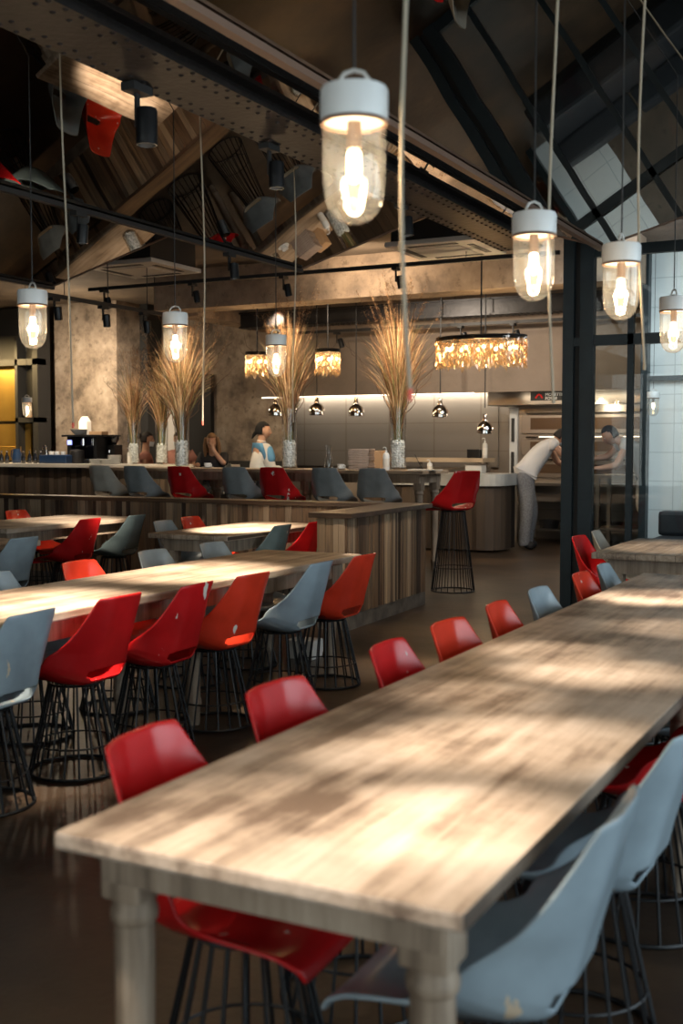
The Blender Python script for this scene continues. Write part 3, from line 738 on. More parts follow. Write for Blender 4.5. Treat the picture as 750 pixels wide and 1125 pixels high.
spot_head((-3.0, 6.6, gir), (.1, 0, -1), 'spotlight below the riveted girder, farthest one', True, .9)
spot_head((-4.86, 5.75, 2.925), (-.1, 0, -1), 'spotlight on the ceiling edge strip above the left tables', True, .9)
spot_head((-4.86, 7.5, 2.925), (.1, 0, -1), 'spotlight at the ceiling edge near the left mirror corner', True, .9)
TK = ['leftmost spotlight on the long back rail', 'second spotlight on the long back rail', 'third spotlight on the long back rail above the middle bouquet', 'fourth spotlight on the long back rail above the right bouquet']
for px_, lab in zip((117, 213, 312, 434), TK): spot_head((atY(px_, 11.0), 11.0, 3.31), (.15, .1, -1), lab)
for y_, lab in ((8.85, 'nearest spotlight on the left running rail'), (9.6, 'middle spotlight on the left running rail'), (10.3, 'farthest spotlight on the left running rail')): spot_head((-7.8, y_, 2.91), (-.1, .2, -1), lab)
for px_, lab in ((505, 'spotlight before the kitchen bulkhead, above the large chandelier left'), (562, 'spotlight before the kitchen bulkhead, right one'), (370, 'small spotlight above the far small chandelier')):
    spot_head((atY(px_, 14.4), 14.4, 3.04), (.3, .1, -1), lab)
# pools of light on the tables
WARM = (1.0, .84, .66)
for (lx, ly, tx, ty, tz, pw, an) in [
        (-1.9, 1.0, -.98, 1.72, .75, 260, 22), (-2.2, 2.0, -.86, 2.55, .75, 360, 15), (-2.2, 3.0, -.92, 3.45, .75, 330, 13), (-1.3, 1.2, -.78, 1.95, .75, 200, 13), (-1.3, 1.6, -1.12, 2.32, .75, 150, 11), (-2.2, 3.0, -1.12, 2.98, .75, 150, 12), (-2.2, 3.3, -1.15, 3.75, .75, 200, 11), (-2.2, 4.4, -.85, 4.45, .75, 150, 13), (-2.2, 4.4, -1.1, 5.3, .75, 600, 15), (-1.2, 1.0, -1.0, 1.5, .75, 60, 50),
        (-3.0, 3.93, -3.5, 3.85, .75, 650, 30), (-3.0, 5.0, -3.64, 5.2, .75, 650, 32), (-4.86, 5.75, -5.15, 8.1, .75, 3400, 15), (-4.86, 7.5, -7.1, 8.3, .75, 1000, 18),
        (-3.0, 6.6, -3.1, 6.7, 0, 300, 20), (-2.6, 4.0, -2.45, 4.6, 0, 160, 20), (-3.0, 6.6, -2.5, 8.2, 0, 160, 30), (-7.8, 8.85, -5.5, 9.35, .7, 110, 40), (-7.8, 8.85, -7.6, 9.35, .7, 50, 50), (-3.0, 6.6, -4.05, 8.6, .6, 120, 50),
        (-2.26, 7.3, -1.5, 8.0, .75, 120, 30), (-4.86, 7.5, -5.2, 8.9, .7, 90, 40)]:
    spot((lx + .045, ly, 2.68), (tx, ty, tz), pw, an * 1.15, 1.0, WARM, .05)
# added fill spots facing the vases, high table and bar, without heads
for px_ in (160, 205, 260, 318, 380, 437):
    x = atY(px_, 11.85); spot((x + .5, 10.7, 3.15), (x, 11.9, 1.5), 90, 32, .9, (1.0, .88, .72))
for x in (-12.6, -11.4, -10.2): spot((x + .3, 12.2, 3.3), (x, 13.35, 1.2), 120, 44, .9, (1.0, .86, .68))
# spots on the bouquets and back walls
for px_, Y in ((152, 12.1), (205, 11.9), (318, 11.9), (437, 11.9)):
    x = atY(px_, Y); spot((x + .15, 11.0, 3.2), (x, Y, 2.45), 170, 50, .9, (1.0, .78, .5))
spot((-10.5, 12.6, 3.3), (-12.2, 14.6, 2.0), 330, 75, 1, (1.0, .80, .58))
spot((-8.2, 13.9, 3.3), (-9.4, 15.6, 1.8), 170, 70, 1, (1.0, .80, .58))
spot((-6, 11.5, 3.2), (-6, 12.5, 3.5), 75, 120, 1, (1.0, .78, .55))
spot((-5.6, 13.0, 3.0), (-5.6, 15.4, 2.9), 110, 130, 1, (1.0, .84, .66))
point((-4.2, 15.9, 2.0), 9, (1.0, .82, .6), .1)  # free point light near the oven, no bulb there
point((-11.6, 13.4, 2.9), 32, (1.0, .8, .56), .1)  # free point light above the bar, no bulb there

# ---------------------------------------------------------------- ceiling cassettes
def cassette(x, y, z, label, s=.95):
    t = thing('air_conditioner', (x, y, z), label, 'air conditioner', 'ceiling air conditioners')
    h = s / 2
    MB().box(-h + .05, h - .05, -h + .05, h - .05, .05, 3.748 - z).build('housing', M['blackmatte'], t)
    MB().box(-h, h, -h, h, 0, .05, bev=.012).build('face_panel', M['offwhite'], t)
    MB().box(-h * .5, h * .5, -h * .5, h * .5, -.006, .0).build('intake_grille', M['offwhite'], t)
    for a in range(4):
        m = MB().box(-h * .55, h * .55, -h * .82, -h * .68, -.004, .002)
        q = m.build('air_slot', M['blackmatte'], t); q.rotation_euler = (0, 0, a * math.pi / 2)
cassette(-8.0, 10.55, 3.42, 'ceiling air conditioner at the left above the rough concrete wall')
cassette(-4.45, 11.0 - .1, 3.42, 'ceiling air conditioner near the centre above the large chandelier')

# ---------------------------------------------------------------- chandeliers
def chandelier(x, y, z, rx, ry, n, label, h=.25):
    t = thing('leaf_chandelier', (x, y, z), label, 'chandelier', 'glass petal chandeliers')
    fr = MB(); fr.ring((0, 0, h * .5), rx, .012, 40, 6, ry=ry); fr.ring((0, 0, h * .42), rx * .97, .016, 40, 6, ry=ry * .97)
    fr.tube([(-rx, 0, h * .5), (rx, 0, h * .5)], .01); fr.tube([(0, -ry, h * .5), (0, ry, h * .5)], .01)
    fr.build('oval_frame', M['black'], t, True)
    MB().tube([(0, 0, h * .5), (0, 0, 3.70 - z)], .009, 6).build('suspension_rod', M['black'], t)
    pm = MB(); r2 = random.Random(int(x * 100))
    N = int(2 * math.pi * max(rx, ry) / .028)
    for i in range(N):
        for row in range(4):
            a = 2 * math.pi * (i + .5 * row + r2.uniform(-.3, .3)) / N; cx, cy = rx * math.cos(a), ry * math.sin(a)
            w = r2.uniform(.018, .032); top = h * (.5 - .26 * row) + r2.uniform(-.02, .02); ln = r2.uniform(.07, .13); tx, ty = -math.sin(a), math.cos(a); nx, ny = math.cos(a), math.sin(a)
            o1, o2, o3 = [r2.uniform(-.018, .022) for _ in range(3)]
            pm.add([(cx - tx * w * .4, cy - ty * w * .4, top), (cx + tx * w * .4, cy + ty * w * .4, top), (cx - tx * w + nx * o1, cy - ty * w + ny * o1, top - ln * .55), (cx + nx * o2, cy + ny * o2, top - ln * .5),
                    (cx + tx * w + nx * o3, cy + ty * w + ny * o3, top - ln * .6), (cx + nx * .01, cy + ny * .01, top - ln)], [(0, 1, 3), (0, 3, 2), (1, 4, 3), (2, 3, 5), (3, 4, 5)])
    pm.build('glass_petals', M['petal'], t)
    for i in range(n):
        a = 2 * math.pi * (i + .5) / n; bx_, by_ = rx * .78 * math.cos(a), ry * .7 * math.sin(a)
        b = MB().sphere((bx_, by_, h * .1), .018, 10, sc=(1, 1, 1.3)).build('bulb', M['bulb'], t, True)
    point((x, y, z), 14 * (2 if rx > .3 else .8), (1.0, .70, .38), .12)
M['petal'] = thin_glass('smoked_petal_glass', (.90, .76, .58), .9, .12, 1.6, .12); milky(M['petal'], .08, (.9, .66, .42))
CA = R(27.4)
o = chandelier(-4.52, 12.1, 2.50, .52, .28, 12, 'large oval chandelier of glass petals above the kitchen counter', .30)
for px_, lab in ((283, 'small petal chandelier behind the middle bouquet, left'), (360, 'small petal chandelier right of the middle bouquet')):
    chandelier(atY(px_, 12.9), 12.9, 2.52, .15, .15, 5, lab, .28)

# ---------------------------------------------------------------- heat lamps over the pass
hl = [(303, 445), (348, 445), (391, 447), (483, 450), (532, 470)]
HL = ['leftmost chrome heat lamp, beside the middle vase', 'second chrome heat lamp above the carafe', 'third chrome heat lamp above the paper stack', 'fourth chrome heat lamp right of the right vase', 'lowest chrome heat lamp at the right by the oven']
t0 = None
for i, ((px_, py_), lab) in enumerate(zip(hl, HL)):
    Y = 13.9; x = atY(px_, Y); z = 1.45 + (489 - py_) * Y * .975 / 1254 + .02 - .0
    if t0 is None:
        t = thing('heat_lamp', (x, Y, z), lab, 'lamp', 'chrome heat lamps above the pass')
        MB().lathe([(.024, .17), (.026, .12), (.034, .11), (.036, .085), (.05, .075), (.085, .045), (.105, .01), (.108, -.03), (.098, -.04), (.098, -.055), (.104, -.06), (.104, -.075), (.098, -.08), (.09, -.075), (.09, -.02), (.02, .05)], n=24, cap=False).build('shade', M['chrome'], t, True)
        MB().sphere((0, 0, -.03), .04, 12).build('bulb', M['bulbwhite'], t, True)
        MB().tube([(0, 0, .16), (0, 0, .7), (0, 0, 1.3)], .008, 6).build('cable', M['cable'], t)
        t0 = t
    else:
        t = copy_tree(t0); t.location = (x, Y, z); t['label'] = lab
    for c in t.children:
        if c.name.startswith('cable'): c.scale.z = (3.75 - z) / 1.31

# ---------------------------------------------------------------- vases and dried grasses
def vase(x, y, z, h, r, label, fill=.42):
    t = thing('glass_vase', (x, y, z), label, 'vase', 'tall glass vases with white pebbles')
    MB().lathe([(.001, .004), (r * .93, .004), (r, .02), (r * 1.0, h * .5), (r * 1.06, h), (r * 1.0, h), (r * .93, h * .5), (r * .92, .03), (.001, .028)], n=28, cap=False).build('vase_body', M['vase'], t, True)
    pb = MB(); q = random.Random(int(x * 31)); lim = r * .88
    # filled bed of pebbles
    rows = int(h * fill / .022)
    for i in range(rows):
        for k in range(13):
            a = 2 * math.pi * (k + q.random() * .6) / 13; rr = lim - .014 * q.uniform(.8, 1.3)
            pb.sphere((rr * math.cos(a), rr * math.sin(a), .04 + i * .022 + q.uniform(-.006, .006)), .0145, 5, sc=(q.uniform(.8, 1.2), q.uniform(.8, 1.2), q.uniform(.7, 1)))
    for k in range(24):
        a = q.uniform(0, 6.28); rr = lim * .8 * math.sqrt(q.random()); pb.sphere((rr * math.cos(a), rr * math.sin(a), .04 + rows * .022 + q.uniform(-.01, .01)), .015, 5)
    pb.lathe([(0, .032), (lim - .02, .032), (lim - .02, .035 + rows * .022), (0, .035 + rows * .022)], n=12)
    o = pb.build('white_pebbles', M['pebble']); o.location = (x, y, z)
    tag(o, 'white pebbles filling the base of the ' + label, 'pebbles', 'pebbles in the vases', 'stuff')
def bouquet(x, y, z, h0, label, n=420, H=1.25, spread=.45, seed=1, lean=(0, 0)):
    """dried grass: stems rise from the vase and fan out"""
    t = thing('dried_grass_bouquet', (x, y, z), label, 'dried grass', 'dried grass bouquets')
    q = random.Random(seed); g = MB(); gg = MB(); pl = MB()
    def blade(mb, p0, p1, p2, w):
        K = 6; a = q.uniform(0, 6.28); sx, sy = math.cos(a), math.sin(a); vs = []; fs = []
        for k in range(K + 1):
            s = k / K; p = [(1 - s) ** 2 * p0[j] + 2 * s * (1 - s) * p1[j] + s * s * p2[j] for j in range(3)]
            ww = w * (1 - s * .75)
            vs += [(p[0] - sx * ww, p[1] - sy * ww, p[2]), (p[0] + sx * ww, p[1] + sy * ww, p[2])]
        for k in range(K): fs.append((2 * k, 2 * k + 1, 2 * k + 3, 2 * k + 2))
        mb.add(vs, fs)
    for i in range(n):
        a = q.uniform(0, 6.28); rr = .05 * math.sqrt(q.random()); s = q.random() ** .6 * spread; hh = H * q.uniform(.45, 1.0) * (1 - .25 * s / spread)
        cv = q.uniform(-.15, .45)
        p0 = (rr * math.cos(a) * .8, rr * math.sin(a) * .8, h0 * q.uniform(.45, .7)); b = q.uniform(-.5, .5)
        p1 = (s * (.25 - cv * .4) * math.cos(a - b) + lean[0] * .2, s * (.25 - cv * .4) * math.sin(a - b) + lean[1] * .2, h0 + hh * q.uniform(.35, .8))
        p2 = (s * math.cos(a + b) + lean[0], s * math.sin(a + b) + lean[1], h0 + hh * (1 - .35 * (s / spread) ** 2 * q.uniform(.2, 1.6)))
        blade(gg if i % 7 == 0 else g, p0, p1, p2, q.uniform(.002, .0055))
    for i in range(90):  # greener short stems
        a = q.uniform(0, 6.28); s = q.random() * spread * .35
        blade(gg, (.04 * math.cos(a), .04 * math.sin(a), h0 * .45), (.06 * math.cos(a), .06 * math.sin(a), h0 + .15), (s * math.cos(a), s * math.sin(a), h0 + H * q.uniform(.3, .55)), .0026)
    for i in range(46):  # feathery plumes
        a = q.uniform(0, 6.28); s = q.uniform(.2, 1.0) * spread; top = h0 + H * q.uniform(.75, 1.12); cx, cy = s * math.cos(a) + lean[0], s * math.sin(a) + lean[1]
        blade(g, (.03 * math.cos(a), .03 * math.sin(a), h0 * .6), (s * .2 * math.cos(a), s * .2 * math.sin(a), h0 + (top - h0) * .6), (cx, cy, top), .0022)
        for k in range(34):
            s2 = q.random(); bx_, by_, bz = cx - .10 * s2 * math.cos(a), cy - .10 * s2 * math.sin(a), top - .22 * s2; e = q.uniform(0, 6.28); l = .05
            blade(pl, (bx_, by_, bz), (bx_ + l * .4 * math.cos(e), by_ + l * .4 * math.sin(e), bz + .03), (bx_ + l * math.cos(e), by_ + l * math.sin(e), bz + q.uniform(-.01, .04)), .0016)
    tag(g.build('dry_blades', M['grass'], t), kind='stuff'); tag(gg.build('green_stems', M['grassgreen'], t), kind='stuff'); tag(pl.build('seed_plumes', M['grass'], t), kind='stuff')
    for i in range(5):
        a = (q.uniform(-.6, .6) if i % 2 == 0 else 3.14 + q.uniform(-.6, .6)) + (0 if i else .1); pts = [(.01 * i, 0, h0 * .5)]; L = H * q.uniform(.6, .95)
        for k in range(1, 15):
            s = k / 14; pts.append((math.cos(a) * spread * 1.25 * s ** 1.4 + .03 * math.sin(k * 1.7 + i), math.sin(a) * spread * s + .03 * math.cos(k * 1.3), h0 * .5 + (L + h0 * .5) * s ** .9 * .85))
        MB().tube(pts, [.006 * (1 - .7 * k / 14) for k in range(15)], 5).build('curly_twig', M['twig'], t, True)
TZ = 1.165; BZ = 1.175
VS = [(147, 13.15, BZ, .62, .085, 'vase at the left end of the bar counter', 11, 1.0, (0, 0), .36, 420), (178, 13.15, BZ, .60, .085, 'vase on the bar beside the women', 12, 1.05, (0, 0), .42, 300),
      (200, 11.85, TZ, .72, .09, 'vase in front on the left of the high table', 13, 1.15, (0, 0), .62, 560), (318, 11.85, TZ, .72, .09, 'middle vase on the high table beside the man', 14, 1.32, (0, 0), .52, 520), (437, 11.85, TZ, .72, .09, 'right vase on the high table by the soap dispenser', 15, 1.36, (0, 0), .52, 600)]
BL = ['brown dried grass bouquet farthest left, before the concrete wall', 'dried grass bouquet in the second vase on the bar', 'golden dried grass bouquet spreading from the front left vase', 'dried grass bouquet of the middle vase beside the man', 'tall dried grass bouquet of the right vase with bright tips']
for (px_, Y, z, h, r, lab, sd, H, ln, sp, n), bl in zip(VS, BL):
    x = atY(px_, Y)
    vase(x, Y, z, h, r, lab); bouquet(x, Y, z, h, bl, n, H, sp, sd, ln)

# ---------------------------------------------------------------- small things on the high table
def at(px_, Y, z): return (atY(px_, Y), Y, z)
t = thing('glass_carafe', at(361, 11.8, TZ), 'clear glass water carafe on the high table', 'carafe')
MB().lathe([(.001, .003), (.05, .003), (.053, .02), (.05, .11), (.03, .17), (.028, .20), (.042, .285), (.040, .285), (.026, .20), (.028, .17), (.047, .11), (.05, .02), (.001, .015)], n=22, cap=False).build('carafe_body', M['vase'], t, True)
MB().lathe([(.001, .016), (.047, .018), (.046, .10), (.001, .10)], n=20).build('water', M['vase'], t, True)
mm = None
for k in range(9):
    z = TZ + k * .027; x, y, _ = at(397, 11.9, 0)
    o = MB().box(-.13, .13, -.09, .09, 0, .024, bev=.004).build('menu_booklet', M['menu']); o.location = (x + rnd.uniform(-.006, .006), y, z); o.rotation_euler.z = R(rnd.uniform(-4, 4))
    tag(o, 'patterned booklet in the stack by the grey stool, ' + ['lowest', 'second from the bottom', 'third from the bottom', 'fourth from the bottom', 'in the middle', 'fourth from the top', 'third from the top', 'second from the top', 'topmost'][k], 'booklet', 'patterned booklets stacked on the high table')
o = MB().box(-.09, .09, -.07, .07, 0, .22, bev=.008).build('cardboard_box', M['cardboard']); o.location = at(413, 12.05, TZ); tag(o, 'plain brown box behind the booklet stack', 'box')
def dispenser(loc, label, h=.2, mat='white'):
    t = thing('soap_dispenser', loc, label, 'dispenser')
    MB().lathe([(.036, 0), (.038, .008), (.038, h * .7), (.03, h * .8), (.012, h * .84), (.012, h * .88)], n=18).build('bottle', M[mat], t, True)
    MB().lathe([(.014, h * .86), (.014, h * .92), (.004, h * .93), (.004, h * 1.05)], n=10).tube([(0, 0, h * 1.05), (-.02, 0, h * 1.08), (-.045, 0, h * 1.05)], .006, 6).build('pump', M['white'], t, True)
    MB().lathe([(.0385, h * .15), (.0385, h * .55)], n=18, cap=False).build('paper_label', M['paper'], t, True)
    return t
dispenser(at(424, 11.75, TZ), 'white pump soap dispenser beside the right vase', .24)
dispenser(at(143, 13.1, BZ), 'cream pump dispenser on the bar beside the plates', .22, 'offwhite')
def cup(loc, label, group=None, s=1.0, saucer=True):
    t = thing('cup_and_saucer', loc, label, 'cup', group)
    if saucer: MB().lathe([(.0, .004), (.03, .004), (.07, .014), (.072, .018), (.03, .010), (0, .010)], n=20).build('saucer', M['white'], t, True)
    MB().lathe([(.0, .010), (.024, .010), (.036, .03), (.042, .065), (.0385, .065), (.03, .02), (0, .018)], n=18).build('cup', M['white'], t, True)
    MB().tube([(.038, 0, .055), (.058, 0, .05), (.058, 0, .03), (.036, 0, .025)], .005, 6).build('handle', M['white'], t, True)
    return t
cup(at(228, 11.75, TZ), 'white cup and saucer before the seated blonde woman')
cup(at(374, 11.75, TZ), 'white cup and saucer between the carafe and booklets')
for k, (px_, Y) in enumerate([(462, 11.9), (472, 11.8)]):
    o = MB().box(-.13, .13, -.09, .09, 0, .012, bev=.003).build('notepad', M['paper']); o.location = at(px_, Y, TZ); o.rotation_euler.z = R(12 * k)
    tag(o, ['white paper pad at the right end of the high table', 'second white pad at the right end of the high table, nearer'][k], 'pad')
o = MB().tube([(0, 0, .0), (-.06, .03, .07), (-.12, .06, .16)], .004, 6).build('pen', M['blackmatte']); o.location = at(464, 11.85, TZ + .016); tag(o, 'dark pen leaning above the white pads', 'pen')

# ---------------------------------------------------------------- things on the bar
plate_g = 'white plates stacked on the bar'
for s_, (px_, n) in enumerate([(106, 5), (118, 5), (126, 9)]):
    for k in range(n):
        o = MB().lathe([(0, 0), (.06, 0), (.1, .010), (.102, .014), (.06, .008), (0, .006)], n=20).build('plate', M['white'], None, True)
        o.location = at(px_, 13.15 + .12 * (s_ == 2), BZ + .0145 * k)
        tag(o, 'white plate %s of the %s stack on the bar' % ('on top' if k == n - 1 else ('at the bottom' if k == 0 else ['', 'second from the bottom', 'third from the bottom', 'fourth from the bottom', 'in the middle', 'sixth from the bottom', 'seventh from the bottom', 'just under the top'][k]), ['left', 'middle', 'tall right'][s_]), 'plate', plate_g)
for k, px_ in enumerate([57, 63, 70, 74]):
    for j in range(3 if k < 3 else 2):
        o = MB().lathe([(.026, 0), (.036, .02), (.04, .062), (.036, .062), (.03, .02), (0, .01)], n=16, cap=False).build('coffee_cup', M['white'], None, True); o.location = at(px_, 13.45, BZ + .058 * j)
        tag(o, 'white cup in the %s stack before the concrete wall, %s' % (['first', 'second', 'third', 'fourth'][k], ['bottom', 'second', 'top'][j]), 'cup', 'white cups stacked on the bar')
for k, px_ in enumerate([2, 8, 26, 33, 39, 45]):
    t = thing('dark_bottle', at(px_, 13.15 + .05 * (k % 2), BZ), ['dark bottle at the left frame edge on the bar', 'dark bottle next to the frame edge on the bar', 'first dark bottle left of the white tap', 'second dark bottle, left of the tap group centre',
              'third dark bottle, right of the group centre', 'dark bottle beside the chrome tap'][k], 'bottle', 'dark bottles on the bar')
    MB().lathe([(.03, 0), (.034, .006), (.034, .10), (.014, .14), (.012, .17)], n=14).build('bottle_body', M['bottle'], t, True)
    MB().lathe([(.013, .165), (.015, .168), (.015, .19), (0, .192)], n=12).build('silver_cap', M['chrome'], t, True)
t = thing('tap', at(51.5, 13.2, BZ), 'thin chrome tap standing on the bar', 'tap')
MB().lathe([(.022, 0), (.022, .01), (.009, .02), (.009, .2)], n=12).build('base_post', M['chrome'], t, True)
MB().tube([(0, 0, .19), (0, 0, .24), (.02, -.05, .27), (.03, -.1, .25), (.03, -.11, .21)], .007, 6).build('spout', M['chrome'], t, True)
t = thing('jug', at(19, 13.35, BZ), 'navy blue jug with handle on the bar', 'jug')
MB().lathe([(.07, 0), (.08, .02), (.07, .14), (.055, .2), (.06, .22)], n=20).build('jug_body', M['navy'], t, True)
MB().tube([(-.06, 0, .2), (-.11, 0, .19), (-.12, 0, .1), (-.075, 0, .05)], .009, 6).build('handle', M['navy'], t, True)
o = MB().box(-.26, .26, -.15, .15, 0, .13, bev=.02).build('storage_crate', M['navy']); o.location = at(65, 13.3, BZ); tag(o, 'low navy blue crate before the white cups', 'crate')
t = thing('pot', at(85, 13.4, BZ), 'grey metal pot on the bar below the small screen', 'pot')
MB().lathe([(.1, 0), (.11, .02), (.11, .18), (.1, .2), (.04, .21), (0, .22)], n=22).build('pot_body', M['girder'], t, True)
M['flask'] = M['chrome']
cm = thing('coffee_machine', at(99, 13.62, BZ), 'black coffee machine with chrome group heads on the bar', 'coffee machine')
MB().box(-.28, .28, -.2, .2, .0, .05).box(-.28, -.22, -.18, .2, .05, .40).box(.22, .28, -.18, .2, .05, .40).box(-.28, .28, .08, .2, .05, .40).box(-.36, .42, -.22, .22, .40, .43, bev=.008).build('machine_body', M['black'], cm)
MB().box(-.27, -.19, -.19, -.182, .28, .35).build('small_screen', emit('screen_glow', (.25, .3, .9), 1.6), cm)
for k in range(2):
    g = MB().cyl((-.04 + .2 * k, -.1, .27), .035, .1, 14).build('group_head', M['chrome'], cm, True)
    MB().tube([(-.04 + .2 * k, -.12, .27), (-.04 + .2 * k, -.28, .25)], .012, 6).build('handle', M['black'], g)
MB().box(-.2, .2, -.2, -.02, .05, .07).build('drip_tray', M['chrome'], cm)
o = MB().lathe([(.0, 0), (.05, 0), (.08, .02), (.13, .085), (.125, .085), (.075, .025), (0, .01)], n=24).build('bowl', M['white'], None, True); o.location = at(87, 13.55, BZ + .43); tag(o, 'wide white bowl on top of the coffee machine', 'bowl')
t = thing('paper_bag', at(94, 13.68, BZ + .43), 'tall white paper bag on the coffee machine', 'bag')
MB().add([(-.08, -.05, 0), (.08, -.05, 0), (.08, .05, 0), (-.08, .05, 0), (-.08, -.05, .2), (.08, -.05, .2), (.08, .05, .2), (-.08, .05, .2), (-.05, -.01, .28), (.05, -.01, .28), (.05, .01, .28), (-.05, .01, .28)],
         [(3, 2, 1, 0), (0, 1, 5, 4), (1, 2, 6, 5), (2, 3, 7, 6), (3, 0, 4, 7), (4, 5, 9, 8), (5, 6, 10, 9), (6, 7, 11, 10), (7, 4, 8, 11), (8, 9, 10, 11)]).build('bag_body', M['paper'], t)
o = MB().box(-.12, .12, -.08, .08, 0, .05, bev=.004).build('tray_box', M['cardboard']); o.location = at(109, 13.62, BZ + .43); tag(o, 'flat brown box on the coffee machine', 'box')
gr = thing('coffee_grinder', at(126, 13.75, BZ), 'coffee grinder with dark hopper beside the machine', 'grinder')
MB().box(-.08, .08, -.1, .1, 0, .28, bev=.015).build('grinder_body', M['black'], gr)
MB().lathe([(.03, .28), (.075, .36), (.075, .42), (.0, .43)], n=18).build('hopper', M['bottle'], gr, True)
MB().cyl((0, -.12, .16), .02, .04, 10).build('spout', M['chrome'], gr, True)

# left back bar: brass panels in a black frame
bb = thing('back_bar_cabinet', (-13.82, 14.3, 0), 'black framed back bar with glowing brass panels', 'cabinet')
MB().box(-1.3, .93, .1, .2, 0, 3.7).build('back_board', M['blackmatte'], bb)
for x0, x1, z0, z1 in ((-1.2, .42, 1.85, 2.75), (-1.2, .62, 1.2, 1.8)): MB().box(x0, x1, .06, .1, z0, z1).build('brass_panel', M['brass'], bb)
MB().box(.44, .5, -.1, .1, 0, 3.2).box(.82, .93, -.1, .1, 0, 3.7).box(.44, .93, -.1, .1, 1.82, 1.9).box(-1.3, .93, -.1, .1, 2.75, 2.85).box(-1.3, .93, -.12, .06, 1.1, 1.16).build('frame', M['blackmatte'], bb)
MB().tube([(-.9, -.05, 1.16), (-.9, -.05, 1.42), (.5, -.05, 1.42), (.5, -.05, 1.16)], .01, 6).build('towel_rail', M['brass'], bb, True)
area('back_bar_glow', (-13.9, 13.7, 2.95), (0, .45, -1), 1.4, .2, 45, (1.0, .70, .32))
for k in range(5):
    o = MB().box(-.03, .03, -.04, .04, 0, .05, bev=.004).build('small_carton', M['cardboard']); o.location = (-13.08, 14.2, 1.90 + .052 * k); tag(o, 'small carton in the pile by the back bar frame, %s' % ['lowest', 'second', 'middle', 'fourth', 'topmost'][k], 'carton', 'cartons piled on the back bar')

# ---------------------------------------------------------------- kitchen
kc = thing('kitchen_counter', (-5.9, 14.95, 0), 'dark plank kitchen counter with pale rounded stone top', 'counter')
def rounded(x0, x1, y0, y1, r, n=6):
    pts = [(x0, y1), (x0, y0)]
    for k in range(n + 1):
        a = -math.pi / 2 + math.pi / 2 * k / n; pts.append((x1 - r + r * math.cos(a), y0 + r + r * math.sin(a)))
    pts.append((x1, y1)); return pts
def prism(pts, z0, z1):
    m = MB(); n = len(pts); m.add([(p[0], p[1], z0) for p in pts] + [(p[0], p[1], z1) for p in pts], [tuple(reversed(range(n))), tuple(range(n, 2 * n))] + [(i, (i + 1) % n, n + (i + 1) % n, n + i) for i in range(n)]); return m
prism(rounded(-1.3, .78, -.5, .28, .3), .90, 1.06).build('stone_top', M['marble'], kc)
prism(rounded(-1.25, .72, -.44, .25, .28), .04, .90).build('core', M['blackmatte'], kc)
mb = MB(); slats(mb, 'X', -1.25, .44, -.44, .03, .90, -1, .13); slats(mb, 'Y', -.16, .25, .72, .03, .90, 1, .13)
for k in range(4):
    a0 = -math.pi / 2 + math.pi / 2 * k / 4; a1 = a0 + math.pi / 8; c = (.44, -.16)
    q = [(c[0] + r_ * math.cos(a), c[1] + r_ * math.sin(a)) for r_, a in ((.28, a0), (.30, a0), (.30, a1), (.28, a1))]
    mb.add([(p[0], p[1], .03) for p in q] + [(p[0], p[1], .90) for p in q], [(0, 1, 2, 3), (7, 6, 5, 4), (0, 4, 5, 1), (1, 5, 6, 2), (2, 6, 7, 3), (3, 7, 4, 0)])
mb.build('plank_front', M['slatdark'], kc)
for x, y in ((.6, -.2), (.2, -.38), (.62, .15)): MB().sphere((x, y, .03), .03, 10).build('castor', M['chrome'], kc, True)
ps = thing('pass_shelf', (-6.8, 15.9, 0), 'pale topped heated pass shelf under the splashback', 'shelf')
MB().box(-1.1, 1.0, -.25, .25, 1.20, 1.26).build('shelf_top', flat('pale_oak_board', (.55, .42, .28), .5, 0, 0, 1, .1, 4), ps)
MB().box(-1.05, .95, -.2, .2, 1.06, 1.12).build('lower_shelf', M['steel'], ps)
for x in (-1.0, -.02, .9):
    for y in (-.18, .18): MB().box(x - .02, x + .02, y - .02, y + .02, 0, 1.2).build('leg', M['steel'], ps)
MB().box(-1.05, .95, -.2, .2, .4, .45).build('bottom_shelf', M['steel'], ps)
o = MB().box(-.1, .1, -.08, .08, 0, .13, bev=.01).build('card_terminal', M['black']); o.location = (-6.0, 15.85, 1.26); tag(o, 'black boxy device on the pass shelf beside the soap bottle', 'device')
dispenser((-5.83 + .0, 15.8, 1.26), 'clear yellowish soap bottle on the pass shelf by the oven', .27, 'offwhite')
dispenser((-6.32, 14.9, 1.06), 'small white squeeze bottle on the kitchen counter', .17)
t = thing('metal_tray', (-5.65, 14.95, 1.06), 'pale box-shaped tray on the stone counter', 'tray')
MB().box(-.12, .12, -.1, .1, 0, .12, bev=.01).build('tray_body', M['offwhite'], t); MB().box(-.125, .125, -.105, .105, .11, .125).build('rim', M['steel'], t)

